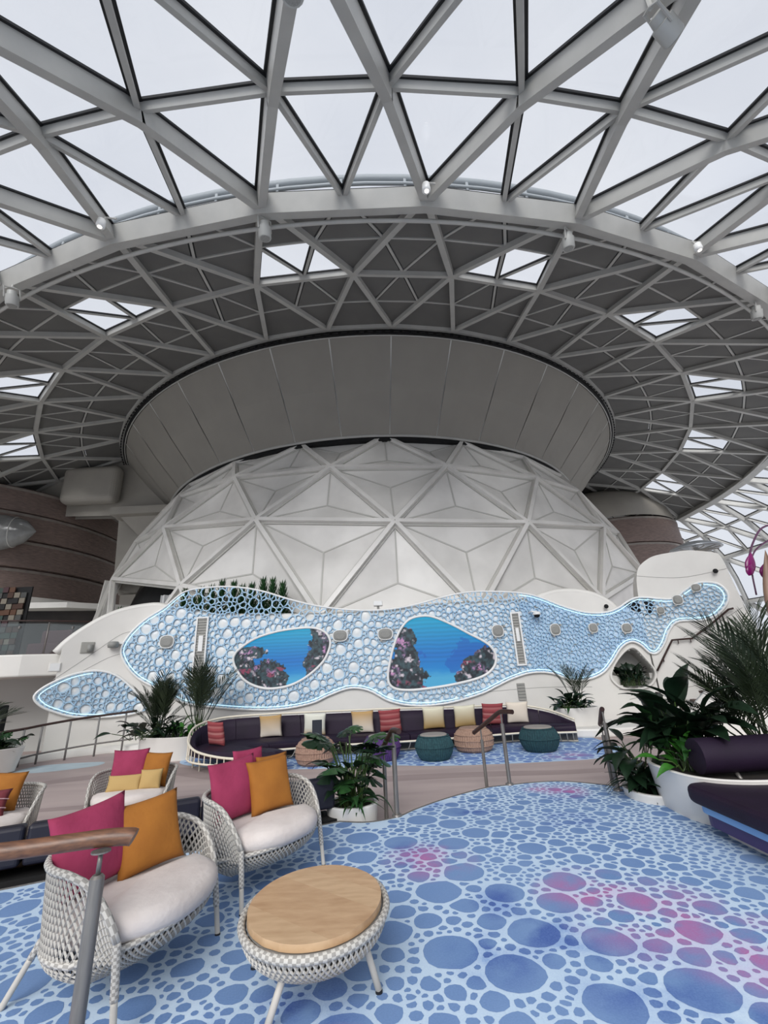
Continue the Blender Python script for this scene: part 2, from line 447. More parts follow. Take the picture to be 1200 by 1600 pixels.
C_ = {-3.5: (-67, 20), -2.5: (-49.5, 17.5), -1.5: (-24.3, 12.5), -.5: (-5.1, 7.2), .5: (12.6, 7.0), 1.5: (31.1, 8.5), 2.5: (50.5, 14.0), 3.5: (66, 18)}
D_ = {-3: (-54.5, 5.5), -2: (-36, 0), -1: (-14.5, -3), 0: (3.9, -5), 1: (22, -4), 2: (41, -1), 3: (59, 4)}
dome = thing('faceted_dome', 'huge white faceted sphere with raised triangular frames behind the bubble wall', 'dome', (AX, AY, 0))
NODES = {}
for nm, d in (('T', T_), ('B', B_), ('A', A_), ('C', C_), ('D', D_)):
    for k, (a, e) in d.items(): NODES[nm, k] = SP(a, e)
tris = []; edges = set()
def bandtri(up, lo):
    U = sorted(k for n_, k in NODES if n_ == up); L = sorted(k for n_, k in NODES if n_ == lo)
    for k in U:
        if (lo, k - .5) in NODES and (lo, k + .5) in NODES: tris.append(((up, k), (lo, k - .5), (lo, k + .5)))
    for k in L:
        if (up, k - .5) in NODES and (up, k + .5) in NODES: tris.append(((lo, k), (up, k + .5), (up, k - .5)))
for u_, l_ in (('T', 'B'), ('B', 'A'), ('A', 'C'), ('C', 'D')): bandtri(u_, l_)
open_tri = {(('C', -2.5), ('D', -3), ('D', -2)), (('D', -2), ('C', -1.5), ('C', -2.5)), (('D', -3), ('C', -2.5), ('C', -3.5))}
def dome_strut(a, b):
    u = ((a + b) / 2 - DC).normalized(); return MB().beam(a, b, 0.17, 0.30, u, 0.18).beam(a, b, 0.33, 0.06, u, 0.03, 1)  # wider grey flange draws the dark shading and gap lines beside the strut
for t in tris:
    ks = [t[0], t[1], t[2]]
    for i in range(3): edges.add(tuple(sorted((ks[i], ks[(i + 1) % 3]))))
    if t in open_tri: continue
    a, b, c = [NODES[k] for k in ks]; cen = (a + b + c) / 3; n = (cen - DC).normalized(); cin = cen - n * 0.19
    back = cin - n * 0.1
    vs = [a, b, c, cin, a - n * .12, b - n * .12, c - n * .12, back]
    q = MB().add(vs, [(0, 1, 3), (1, 2, 3), (2, 0, 3), (5, 4, 7), (6, 5, 7), (4, 6, 7)])
    o = q.build('dome_panel', WHITE, dome)
    s = MB()
    for p in (a, b, c): s.beam(p, cin, 0.06, 0.05, n, 0.03)
    s.build('seam', SEAM, o)
for e in edges:
    o = dome_strut(NODES[e[0]], NODES[e[1]]).build('strut', [WHITE, SEAM], dome)
# the leg that carries the frame down on the left, inner shell and black sheet for the dark stage opening
q = MB(); q.beam(NODES['C', -2.5], SP(-57, -3.5), 0.30, 0.34, (-1, -1, 0), 0.1); q.beam(NODES['C', -2.5] + Vector((-.5, .2, 0)), SP(-58.5, -3.5), 0.2, 0.2, (-1, -1, 0), 0.1)
q.build('strut', WHITE, dome)
q = MB(); P = []
for az in np.linspace(64, 296, 30): P.append([SP(az, el, 17.3) for el in np.linspace(-3, 90, 16)])
q.grid(P); P = []
for az in np.linspace(-64, 64, 24): P.append([SP(az, el, 17.3) for el in np.linspace(33, 90, 8)])
q.grid(P); q.build('back_shell', WHITE, dome, True)
q = MB(); q.lathe([(16.9, -1), (16.9, 5.0), (16.2, 6.6), (14.0, 9.0)], 48, (AX, AY, 0), a0=radians(180), a1=radians(360)); q.build('dark_backdrop', BLACK, dome)  # black sheet standing in for the darkness inside the sphere
q = MB(); P = []
for i in range(16):
    x = -12.4 + i * 0.05; P.append([(x + AX * 0, 20.2 + 0.08 * sin(i * 1.3), z) for z in (2.0, 4.9)])
q.grid(P); o = q.build('stage_drape', M('pale_drape', (205, 205, 205), 0.8), None); o.location = (-9.30, 18.6, 2.25)
tag(o, 'pale pleated drape hanging under the left rim of the white sphere', 'curtain')
# ================================================================== terrace wall with the bubble lattice
WP = [(-18, 7), (-14, 10.2), (-12, 11.9), (-10.2, 13.5), (-9.2, 14.3), (-8, 14.8), (-6, 15.0), (-3, 14.9), (1, 14.9), (5, 14.9), (7, 14.7), (8.5, 14.2), (10, 13.2), (11.5, 11.8), (13, 10.0), (15, 7)]
WX = np.array([p[0] for p in WP], float); WY = np.array([p[1] for p in WP], float)
def wall_y(x):
    i = int(np.clip(np.searchsorted(WX, x) - 1, 1, len(WX) - 3))
    mm = lambda j: (WY[j + 1] - WY[j - 1]) / (WX[j + 1] - WX[j - 1])
    h = WX[i + 1] - WX[i]; t = (x - WX[i]) / h
    return (2 * t ** 3 - 3 * t ** 2 + 1) * WY[i] + (t ** 3 - 2 * t ** 2 + t) * h * mm(i) + (-2 * t ** 3 + 3 * t ** 2) * WY[i + 1] + (t ** 3 - t ** 2) * h * mm(i + 1)
XS = np.linspace(-12.5, 12.5, 1001); YS = np.array([wall_y(x) for x in XS])
SL = np.concatenate([[0], np.cumsum(np.hypot(np.diff(XS), np.diff(YS)))])
def x2s(x): return float(np.interp(x, XS, SL))
def s2x(s): return float(np.interp(s, SL, XS))
def wall_n(x):
    d = (wall_y(x + .05) - wall_y(x - .05)) / .1; l = sqrt(1 + d * d); return Vector((d / l, -1 / l, 0))
def WPT(x, z, off=0.0):
    n = wall_n(x); return Vector((x + n.x * off, wall_y(x) + n.y * off, z))
def wall_rz(x): n = wall_n(x); return atan2(n.x, -n.y)
ZL = -0.20                                 # terrace floor level

BODY_TOP = [(-12.2, 2.64), (-10.04, 2.66), (-9.87, 2.97), (-9.6, 3.32), (-9.23, 3.68), (-8.79, 3.94), (-8.28, 4.08), (-7.81, 4.12), (-7.4, 4.02), (-6.65, 3.84), (-5.68, 3.67), (-3.38, 3.54), (-1.88, 3.49), (-0.17, 3.49), (1.12, 3.6), (2.41, 3.62), (3.69, 3.60), (4.78, 3.66), (5.11, 3.77), (5.66, 3.89), (6.28, 3.87), (6.85, 3.7), (7.25, 3.40), (7.42, 3.16), (7.7, 2.98), (8.03, 2.92)]
TOWER_TOP = [(8.03, 2.92), (8.05, 3.4), (8.12, 4.05), (8.25, 4.45), (8.51, 4.68), (8.77, 4.78), (9.2, 4.80), (9.57, 4.77), (10.05, 4.56), (10.12, 4.40), (10.17, 3.7), (10.24, 3.0), (10.32, 2.3), (10.5, 0.3), (10.52, ZL)]
NICHE = [(6.85, 1.12), (6.92, 1.39), (7.19, 1.72), (7.47, 1.94), (7.66, 1.93), (7.85, 1.63), (7.99, 1.34), (7.98, 1.12), (7.8, 0.91), (7.48, 0.81), (7.07, 0.87)]
MOSAIC = [(-7.56, 4.02), (-6.94, 4.54), (-6.08, 4.66), (-5.19, 4.62), (-4.29, 4.43), (-3.4, 4.12), (-2.53, 3.86), (-1.66, 3.69), (-0.81, 3.6), (0.05, 3.6), (0.91, 3.71), (1.79, 3.9), (2.67, 4.03), (3.54, 4.01), (4.39, 3.92), (5.0, 3.76), (5.78, 3.39), (6.45, 3.16), (7.03, 3.12), (7.43, 3.23), (7.84, 3.46), (8.16, 3.5), (8.87, 3.36), (9.17, 3.55), (9.51, 3.75), (9.88, 3.66), (10.02, 3.38), (9.96, 3.07), (9.7, 2.76), (9.38, 2.65), (8.88, 2.67), (8.62, 2.43), (8.43, 2.07), (8.2, 1.8), (8.0, 1.82), (7.82, 2.06), (7.58, 2.17), (7.27, 2.01), (6.91, 1.59), (6.56, 1.28), (6.05, 1.12), (5.57, 1.14), (5.02, 1.36), (4.41, 1.40), (3.78, 1.26), (3.25, 1.06), (2.72, 0.86), (1.69, 0.65), (0.69, 0.62), (-0.1, 0.78), (-0.75, 1.12), (-1.35, 1.22), (-2.0, 1.05), (-2.57, 0.84), (-3.51, 0.72), (-4.73, 0.76), (-6.37, 0.98), (-7.05, 1.26), (-7.6, 1.56), (-8.06, 1.83), (-8.4, 2.17), (-8.62, 2.57), (-8.62, 2.88), (-8.42, 3.28), (-8.05, 3.68)]
LEAF = [(-10.28, 1.44), (-10.2, 1.64), (-9.95, 1.86), (-9.61, 2.04), (-9.18, 2.11), (-8.71, 1.97), (-8.29, 1.63), (-7.94, 1.26), (-7.82, 0.95), (-8.0, 0.82), (-8.75, 0.77), (-9.46, 0.84), (-9.89, 1.03), (-10.14, 1.21)]
SCR_L = [(-5.09, 2.41), (-4.91, 2.6), (-4.43, 2.88), (-3.73, 3.06), (-3.01, 3.13), (-2.52, 3.12), (-2.16, 2.98), (-1.99, 2.77), (-1.97, 2.51), (-2.14, 2.12), (-2.45, 1.81), (-2.86, 1.54), (-3.32, 1.37), (-3.88, 1.32), (-4.36, 1.42), (-4.74, 1.63), (-4.99, 1.93), (-5.12, 2.2)]
SCR_R = [(-0.14, 1.54), (-0.06, 1.92), (0.09, 2.41), (0.3, 2.86), (0.55, 3.16), (0.82, 3.29), (1.21, 3.32), (1.56, 3.23), (2.07, 2.98), (2.56, 2.69), (3.01, 2.43), (3.24, 2.22), (3.35, 1.96), (3.27, 1.67), (3.03, 1.45), (2.67, 1.31), (2.15, 1.21), (1.64, 1.14), (1.07, 1.09), (0.56, 1.07), (0.12, 1.12), (-0.1, 1.27)]

def dense(poly, n): return [(p.x, p.y) for p in catmull([(x, y, 0) for x, y in poly], n, True)]
MOSd, LEAFd, SLd, SRd, NICd = dense(MOSAIC, 330), dense(LEAF, 90), dense(SCR_L, 90), dense(SCR_R, 100), dense(NICHE, 70)

feature_wall = struct(thing('wall_front', loc=(0, 14.9, ZL)))
def wall_sheet(top, step, holes, thick, off, x0, x1, zb=ZL):
    """a thick sheet that follows the wall's plan curve up to a given top line"""
    q = MB(); xs = np.arange(x0, x1 + 1e-6, step); tx = [p[0] for p in top]; tz = [p[1] for p in top]; nz = 44; cols = []
    for x in xs:
        zt = float(np.interp(x, tx, tz)); cols.append([(x, zb + (zt - zb) * j / nz) for j in range(nz + 1)])
    vid = {}
    def V(x, z, o_):
        k = (round(x, 4), round(z, 4), o_)
        if k not in vid: vid[k] = len(q.v); q.v.append(tuple(WPT(x, z, o_)))
        return vid[k]
    for a, b in zip(cols[:-1], cols[1:]):
        for j in range(nz):
            c4 = [a[j], b[j], b[j + 1], a[j + 1]]; cx = sum(p[0] for p in c4) / 4; cz = sum(p[1] for p in c4) / 4
            if not any(bool(inside(h, cx, cz)) for h in holes):
                q.f.append(tuple(V(*p, off) for p in c4)); q.m.append(0)
            if j % 4 == 0:
                t4 = [a[j], b[j], b[min(j + 4, nz)], a[min(j + 4, nz)]]
                if not any(bool(inside(h, cx, cz)) for h in holes): q.f.append(tuple(V(*p, off - thick) for p in reversed(t4))); q.m.append(0)
        q.f.append((V(*a[-1], off), V(*b[-1], off), V(*b[-1], off - thick), V(*a[-1], off - thick))); q.m.append(0)
    for col, rev in ((cols[0], 1), (cols[-1], 0)):
        for j in range(nz):
            f = (V(*col[j], off), V(*col[j], off - thick), V(*col[j + 1], off - thick), V(*col[j + 1], off))
            q.f.append(f); q.m.append(0)
    return q
bt = [(p.x, p.y) for p in catmull([(x, z, 0) for x, z in BODY_TOP[1:]], 160)]
nb = [p for p in NICd]
wall_sheet([BODY_TOP[0]] + bt, 0.05, [NICd], 0.22, 0.0, -9.95, 8.03).build('wall_body', WALLW, feature_wall)
tt = [(p.x, p.y) for p in catmull([(x, z, 0) for x, z in TOWER_TOP], 140)]
wall_sheet(tt, 0.04, [], 1.1, 0.03, 8.04, 10.5).build('tower_block', WALLW, feature_wall)
# rounded white edge along the top of the wall
q = MB(); q.tube([WPT(x, z, -0.11) for x, z in bt[::2]], 0.115, 8); q.build('coping', WALLW, feature_wall, True)
# panel joints on the white wall
q = MB()
for pts in ([(-10.0, 1.9), (-9.2, 2.75), (-8.7, 3.2), (-8.3, 3.3)], [(-9.95, 1.75), (-9.0, 2.45), (-8.5, 2.62)], [(8.15, 4.2), (9.2, 3.98), (10.15, 4.06)], [(8.9, 2.2), (9.6, 2.5), (10.2, 2.9)], [(7.2, 0.5), (8.2, 0.7), (9.2, 0.9)], [(2.8, 0.9), (4.6, 0.95), (6.2, 0.9)]):
    c = catmull([(x, 0, z) for x, z in pts], 24); q.tube([WPT(p.x, p.z, 0.002 if p.x < 8.03 else 0.032) for p in c], 0.008, 4)
q.build('panel_joint', M('joint_grey', (170, 168, 165), 0.7), feature_wall)

BLUE = M('pale_blue_lattice', (168, 206, 235), 0.5, col2=(188, 220, 243), scale=1.6)
LED = emis('cyan_edge_light', (196, 234, 252), .9)
PEB = M('pearl_white_pebble', (236, 236, 232), 0.35, col2=(222, 226, 228), scale=4)
PEBB = M('backlight_tinted_pebble', (190, 211, 229), 0.4, col2=(208, 224, 237), scale=3)  # blue tint stands for the backlight glow on the right-hand pebbles
RIMW = M('white_rim', (236, 236, 234), 0.35)

def lattice(name, outline, holes, levels, parent, bubbles=True, clear=None):
    """perforated lattice: a raised web of rounded holes that follows the wall"""
    so = [(x2s(x), z) for x, z in outline]; sh = [[(x2s(x), z) for x, z in h] for h in holes]
    xs = [p[0] for p in so]; zs = [p[1] for p in so]; bb = (min(xs), max(xs), min(zs), max(zs))
    bb = (bb[0], bb[2], bb[1], bb[3])
    def ok(X, Y, r):
        m = inside(so, X, Y); D, _, _ = edge_dist(so, X, Y); m &= D > r * 0.85
        for h in sh:
            m &= ~inside(h, X, Y); D, _, _ = edge_dist(h, X, Y); m &= D > r * 0.85
        return m
    P, R = darts(bb, ok, levels); n = len(P); G = [P]; GR = [R]
    for h in [so] + sh:      # mirrored ghost sites make the web end exactly on the outlines
        D, NX, NY = edge_dist(h, P[:, 0], P[:, 1]); m = D < R * 2.2
        G.append(np.stack([2 * NX[m] - P[m, 0], 2 * NY[m] - P[m, 1]], 1)); GR.append(R[m])
    GP = np.concatenate(G); GG = np.concatenate(GR); cells = power_cells(GP, GG, n)
    q = MB(); info = []
    for i, poly in enumerate(cells):
        if poly is None: continue
        big = R[i] > 0.075; m = 14 if big else 10
        c, ri, ro, rm = round_cell(poly, 0.009 + 0.05 * R[i], m)
        X = [s2x(s) for s, _ in ro]; XI = [s2x(s) for s, _ in ri]
        vs = [WPT(X[k], ro[k][1], 0.085) for k in range(m)] + [WPT(XI[k], ri[k][1], 0.085) for k in range(m)] + [WPT(XI[k], ri[k][1], 0.02) for k in range(m)]
        fs = []
        for k in range(m):
            k2 = (k + 1) % m; fs += [(k, k2, m + k2, m + k), (m + k, m + k2, 2 * m + k2, 2 * m + k)]
        q.add(vs, fs); info.append((rm, c, ri, m))
    o = q.build(name, BLUE, parent); o['kind'] = 'stuff'
    if bubbles:
        info = [t for t in info if clear is None or not clear(s2x(t[1][0]), t[1][1])]
        info.sort(key=lambda t: -t[0]); rest = MB(); rest_b = MB()
        for j, (rm, c, ri, m) in enumerate(info):
            blue = s2x(c[0]) > 4.4; q = MB() if j < bubbles else (rest_b if blue else rest)
            cen = WPT(s2x(c[0]), c[1], 0.024 + rm * 0.13); vs = [cen]
            for f, of in ((0.55, 0.021 + rm * 0.105), (1.01, 0.012)):
                for k in range(m):
                    p = c + (ri[k] - c) * f; vs.append(WPT(s2x(p[0]), p[1], of))
            fs = [(0, 1 + k, 1 + (k + 1) % m) for k in range(m)] + [(1 + k, 1 + m + k, 1 + m + (k + 1) % m, 1 + (k + 1) % m) for k in range(m)]
            q.add(vs, fs)
            if j < bubbles: q.build('pebble', PEBB if blue else PEB, parent, True)
        o = rest.build('small_pebbles', PEB, parent, True); o['kind'] = 'stuff'
        if rest_b.v: o = rest_b.build('small_pebbles', PEBB, parent, True); o['kind'] = 'stuff'; o['label'] = 'small pebbles tinted for the blue backlight glow'
mosaic = thing('bubble_mosaic', 'long wavy pale blue perforated bubble panel lit along its edges, wrapping around both video screens', 'wall panel', (0, 14.8, 0.6))
leaf_mosaic = thing('bubble_mosaic', 'small leaf shaped blue bubble panel low on the white wall left of the palms', 'wall panel', (-9.0, 14.0, 0.8))
top_bx = [p[0] for p in bt]; top_bz = [p[1] for p in bt]
NOTCH = [(7.60, 3.30), (7.84, 3.42), (8.16, 3.46), (8.42, 3.42), (8.40, 3.18), (8.30, 2.98), (8.10, 2.92), (7.9, 3.08)]
def gate_mid(X, Y): return np.array([(-8.4 < s2x(s) < 0.4) for s in X]) & (vnoise(X * .9, Y * .9, 3) > 0.25)
def gate_l(X, Y): return np.array([s2x(s) < 4.2 for s in X])
def gate_r(X, Y): return gate_l(X, Y) & (vnoise(X * 1.1 + 9, Y * 1.1, 5) > 0.5)
lattice('lattice', MOSd, [SLd, SRd], [(0.14, 0.20, 330, gate_mid), (0.095, 0.13, 2200, gate_mid), (0.085, 0.11, 900, gate_r), (0.06, 0.08, 9000, gate_l), (0.042, 0.056, 20000, None)], mosaic, 230,
        clear=lambda x, z: (z > np.interp(x, top_bx, top_bz) - 0.02 and x < 4.6) or bool(inside(NOTCH, x, z)))
q = MB(); q.add([WPT(x, z, .006 if x < 8.03 else .036) for x, z in NOTCH], [tuple(reversed(range(len(NOTCH))))]); q.build('notch_dark_backing', BLACK, feature_wall)  # black plate standing in for the darkness behind the open lattice
lattice('lattice', LEAFd, [], [(0.12, 0.17, 60, None), (0.065, 0.085, 1200, None), (0.042, 0.052, 2500, None)], leaf_mosaic, 60)
def rim(pts, r, off, mat, name, parent, closed=True):
    q = MB(); q.tube([WPT(x, z, off) for x, z in pts], r, 8, closed); return q.build(name, mat, parent, True)
rim(MOSd, 0.033, 0.06, RIMW, 'rim', mosaic); rim(LEAFd, 0.036, 0.06, RIMW, 'rim', leaf_mosaic)
def shrink(poly, d):
    n = len(poly); out = []
    A = sum(poly[i][0] * poly[(i + 1) % n][1] - poly[(i + 1) % n][0] * poly[i][1] for i in range(n)); sg = 1 if A > 0 else -1
    for i in range(n):
        ax, ay = poly[i - 1]; bx, by = poly[(i + 1) % n]; l = hypot(bx - ax, by - ay) + 1e-9
        out.append((poly[i][0] - sg * (by - ay) / l * d, poly[i][1] + sg * (bx - ax) / l * d))
    return out
ins = shrink(MOSd, 0.075)
for sel in (lambda x, z: x < -6.9, lambda x, z: x > 4.3 and z > 2.6, lambda x, z: x > 2.2 and z < 2.7, lambda x, z: -6.9 <= x <= 2.2 and z < 1.5):
    run = []; runs = []
    for p in ins + ins[:1]:
        if sel(*p): run.append(p)
        elif len(run) > 3: runs.append(run); run = []
        else: run = []
    if len(run) > 3: runs.append(run)
    for r_ in runs: rim(r_, 0.013, 0.085, LED, 'edge_light', mosaic, False)
rim(shrink(LEAFd, 0.08)[-30:] + shrink(LEAFd, 0.08)[:26], 0.013, 0.085, LED, 'edge_light', leaf_mosaic, False)

# niche with plants in the lower right of the wall
q = MB(); P = []
for off, sc in ((0.07, 1.10), (0.09, 1.02), (0.0, 0.985), (-0.45, 0.93), (-0.9, 0.85)):
    cx = sum(p[0] for p in NICd) / len(NICd); cz = sum(p[1] for p in NICd) / len(NICd)
    P.append([WPT(cx + (x - cx) * sc, cz + (z - cz) * sc, off) for x, z in NICd])
q.grid(P, False, True); q.add(P[-1], [tuple(range(len(NICd)))]); q.build('niche', WALLW, feature_wall, True)

# ------------------------------------------------------------------ video screens
def screen(poly, label, seed):
    xs = [p[0] for p in poly]; zs = [p[1] for p in poly]; x0, x1, z0, z1 = min(xs), max(xs), min(zs), max(zs)
    t = thing('video_screen', label, 'screen', ((x0 + x1) / 2, wall_y((x0 + x1) / 2) - .1, z0), 'reef video screens')
    nu, nv = 170, 120; U = np.linspace(x0, x1, nu); V = np.linspace(z0, z1, nv)
    UU, VV = np.meshgrid(U, V, indexing='ij'); u = (UU - x0) / (x1 - x0); v = (VV - z0) / (z1 - z0)
    asp = (x1 - x0) / (z1 - z0)
    c = lambda r, g, b: np.array(lin((r, g, b))[:3])
    def mix(a, b, t_): return a + (b - a) * np.clip(t_, 0, 1)[..., None]
    one = np.ones_like(u)[..., None]
    col = mix(c(14, 150, 192) * one, c(8, 108, 186) * one, (0.95 - v) * 2.0)
    col = mix(col, c(12, 128, 198) * one, (0.45 - v) * 4)
    col = mix(col, c(70, 160, 204) * one, (0.22 - v + 0.10 * fbm(u * 9, v * 30, 3)) * 7)
    col = col * (1 + 0.10 * (np.sin(v * 110 + 6 * fbm(u * 4, v * 4, 8)) * (v > 0.35)))[..., None]
    far = (fbm(u * 5 + seed, v * 4, seed + 20) > 0.52 - 0.25 * (u - .5) + 0.9 * np.abs(v - 0.42)) & (v > .2)
    col = np.where(far[..., None], mix(col, c(14, 78, 170) * one, np.full_like(u, 0.55)), col)
    masses = {1: [(0.02, 0.35, .22, .45), (0.16, 0.62, .20, .12), (0.34, 0.18, .20, .30), (0.46, 0.12, .12, .2), (0.94, 0.62, .16, .42), (0.86, 0.35, .14, .26), (0.98, 0.9, .2, .2)],
              2: [(0.16, 0.12, .20, .24), (0.18, 0.40, .13, .26), (0.17, 0.68, .11, .17), (0.04, 0.22, .12, .24), (0.82, 0.20, .17, .22), (0.92, 0.34, .13, .2), (0.72, 0.13, .12, .12)]}[seed]
    f = np.full_like(u, -9.0)
    for a, b, ra, rb in masses: f = np.maximum(f, 1 - np.hypot((u - a) / ra, (v - b) / rb))
    f = f + 0.55 * (fbm(u * 11 * asp, v * 11, seed + 5) - 0.5) + 0.25 * (fbm(u * 30 * asp, v * 30, seed + 9) - 0.5)
    mask = f > 0.05; n1 = fbm(u * 26 * asp, v * 26, seed + 31); n2 = fbm(u * 8 * asp, v * 8, seed + 41); n3 = fbm(u * 44 * asp, v * 44, seed + 51, 2)
    cc = mix(c(16, 24, 34) * one, c(52, 76, 84) * one, (n1 - .38) * 3.2)
    cc = mix(cc, c(122, 100, 136) * one, (n2 - .57) * 7 * (n3 > .45))
    cc = mix(cc, c(196, 140, 184) * one, (n2 - .66) * 9 * (n3 > .5))
    cc = mix(cc, c(132, 58, 84) * one, ((fbm(u * 7 * asp, v * 9, seed + 61) - .60) * 8) * (v < .35) * (n3 > .4))
    cc = mix(cc, c(200, 190, 200) * one, ((fbm(u * 15 * asp, v * 15, seed + 71) - .66) * 9))
    col = np.where(mask[..., None], cc, col)
    me = bpy.data.meshes.new('screen_face'); verts = [tuple(WPT(UU[i, j], VV[i, j], 0.03) - ORG[t]) for i in range(nu) for j in range(nv)]
    cu = (UU[:-1, :-1] + UU[1:, 1:]) / 2; cv = (VV[:-1, :-1] + VV[1:, 1:]) / 2; keep = inside(shrink(poly, -0.03), cu, cv)
    faces = [(i * nv + j, (i + 1) * nv + j, (i + 1) * nv + j + 1, i * nv + j + 1) for i in range(nu - 1) for j in range(nv - 1) if keep[i, j]]
    me.from_pydata(verts, [], faces)
    ca = me.color_attributes.new('picture', 'FLOAT_COLOR', 'POINT'); arr = np.ones((nu * nv, 4)); arr[:, :3] = np.clip(col.reshape(-1, 3), 0, 1)
    ca.data.foreach_set('color', arr.astype(np.float32).ravel())
    m = bpy.data.materials.get('screen_picture')
    if not m:
        m = bpy.data.materials.new('screen_picture'); m.use_nodes = True; n = m.node_tree.nodes; p = n['Principled BSDF']
        at = n.new('ShaderNodeAttribute'); at.attribute_name = 'picture'; p.inputs['Base Color'].default_value = (0.01, 0.01, 0.01, 1); p.inputs['Roughness'].default_value = 0.4
        m.node_tree.links.new(at.outputs['Color'], p.inputs['Emission Color']); p.inputs['Emission Strength'].default_value = 1.0
    me.materials.append(m); o = bpy.data.objects.new('screen_face', me); COL.objects.link(o); o.parent = t
    rim(poly, 0.042, 0.075, RIMW, 'frame', t)
screen(SLd, 'oval wall screen showing a blue reef, left of the two and behind the sofa', 1)
screen(SRd, 'larger teardrop wall screen showing a coral pillar in blue water, right of the two', 2)

# ------------------------------------------------------------------ fittings on the wall
VENTG = M('vent_grey', (158, 156, 150), 0.5); DKG = M('speaker_grey', (150, 150, 146), 0.55, col2=(132, 132, 128), scale=60)
def wall_local(x, z, off, pts):
    n = wall_n(x); t = Vector((-n.y, n.x, 0)); b = WPT(x, z, off); return [b + t * a + Vector((0, 0, c)) + n * d for a, c, d in pts]
def wbox(q, x, z, off, w, h, d, mi=0):
    c = wall_local(x, z, off, [(a * w / 2, c * h / 2, e) for e in (0, d) for a, c in ((-1, -1), (1, -1), (1, 1), (-1, 1))])
    q.add(c, [(0, 1, 2, 3), (7, 6, 5, 4), (0, 4, 5, 1), (1, 5, 6, 2), (2, 6, 7, 3), (3, 7, 4, 0)], mi)
def vent(x, z, w, h, label, framed=True, off=0.09):
    p = WPT(x, z - h / 2, off); t = thing('wall_vent', label, 'vent', p)
    q = MB(); e = 0.05
    if framed:
        for a, c, ww, hh in ((-w / 2, 0, e, h), (w / 2, 0, e, h), (0, h / 2, w + e, e), (0, -h / 2, w + e, e)):
            xx = x + a * 0.999; wbox(q, xx, z + c, off, ww, hh, 0.05)
        q.build('frame', RIMW, t)
    q = MB(); wbox(q, x, z, off - 0.02, w - e, h - e, 0.02); q.build('back_plate', DKG, t)
    n = int(h / 0.085)
    for i in range(n): 
        s = MB(); wbox(s, x, z - h / 2 + (i + .5) * h / n, off, w - e * 1.4, h / n * 0.55, 0.02); s.build('slat', VENTG, t)
    if h > 1:
        q = MB(); wbox(q, x, z + 0.12, off + .01, w * 0.4, h * 0.26, 0.04); q.build('light_insert', RIMW, t)
vent(-6.23, 2.69, 0.36, 1.9, 'tall narrow white framed wall vent left of the oval screen')
vent(4.13, 2.46, 0.26, 1.62, 'tall narrow white framed wall vent right of the teardrop screen')
vent(4.02, 0.86, 0.30, 0.54, 'short grey vent low on the white wall behind the sofa\'s right end', False, 0.02)
def speaker(x, z, w, h, label, off=0.09, sq=2.6):
    t = thing('wall_speaker', label, 'speaker', WPT(x, z - h / 2, off))
    def ring(s, d): return wall_local(x, z, off, [(w / 2 * s * np.sign(cos(a)) * abs(cos(a)) ** (2 / sq), h / 2 * s * np.sign(sin(a)) * abs(sin(a)) ** (2 / sq), d) for a in np.arange(24) * 2 * pi / 24])
    q = MB(); q.grid([ring(1.1, 0), ring(1.12, 0.05), ring(1.0, 0.07), ring(0.96, 0.05)], False, True); q.build('bezel', RIMW, t, True)
    q = MB(); g = ring(0.97, 0.05); c = wall_local(x, z, off, [(0, 0, 0.085)])[0]
    q.grid([g, ring(0.6, 0.08)], False, True); q.add(ring(0.6, 0.08), [tuple(range(24))]); q.build('grille', DKG, t, True)
    q = MB(); wbox(q, x + w * 0.62, z + h * .4, off, 0.05, 0.06, 0.08); wbox(q, x - w * .3, z - h * .6, off, .06, .04, .1); q.build('bracket', VENTG, t)
for x, z, w, h, l in ((-7.32, 2.91, .42, .38, 'round grey wall speaker near the left end of the blue bubble panel'), (-1.63, 2.82, .46, .34, 'oval grey wall speaker just right of the oval screen'),
                      (-0.16, 2.80, .46, .34, 'oval grey wall speaker just left of the teardrop screen'), (3.50, 2.72, .36, .36, 'round grey wall speaker just right of the teardrop screen'),
                      (5.36, 2.67, .3, .34, 'small square wall speaker right of the right tall vent'), (6.55, 2.65, .26, .28, 'small square speaker mid way along the right half of the blue panel'),
                      (7.53, 2.58, .28, .28, 'small square speaker below the dark open notch of the blue panel'), (8.53, 3.03, .2, .22, 'smallest square speaker on the blue tail near the white tower'),
                      (8.99, 3.3, .26, .28, 'tilted grey speaker at the neck of the blue tail on the tower'), (9.45, 3.60, .24, .22, 'square speaker at the top of the blue tail on the tower')):
    speaker(x, z, w, h, l)
def plate(x, z, w, h, d, label, name, cat, m, off=0.0):
    t = thing(name, label, cat, WPT(x, z - h / 2, off)); q = MB(); wbox(q, x, z, off, w, h, d); o = q.build('plate', m, t); bevel(o, 0.015)
    q = MB(); wbox(q, x, z, off + d, w * .8, h * .8, 0.012); q.build('cover', RIMW if m is WALLW else VENTG, t); return t
plate(-10.02, 2.25, .30, .26, .03, 'flat square white access plate on the wall above the leaf panel', 'access_plate', 'panel', WALLW)
t = plate(-9.45, 2.80, .36, .34, .03, 'pale recessed box with a grey lamp head on the left white wall', 'wall_lamp', 'lamp', VENTG)
q = MB(); q.lathe([(0, -.1), (.07, -.1), (.08, .1), (0, .1)], 16, WPT(-9.4, 2.78, .1)); q.build('lamp_head', DKG, t, True)
t = thing('wall_lamp', 'grey drum wall lamp beside the left rounded end of the blue panel', 'lamp', WPT(-8.86, 2.8, 0.1))
q = MB(); q.lathe([(0, -.09), (.14, -.09), (.16, 0), (.14, .09), (0, .09)], 20, WPT(-8.86, 2.87, .14)); q.build('lamp_head', DKG, t, True)
q = MB(); wbox(q, -8.70, 2.92, 0.0, .22, .06, .1); q.build('arm', RIMW, t)
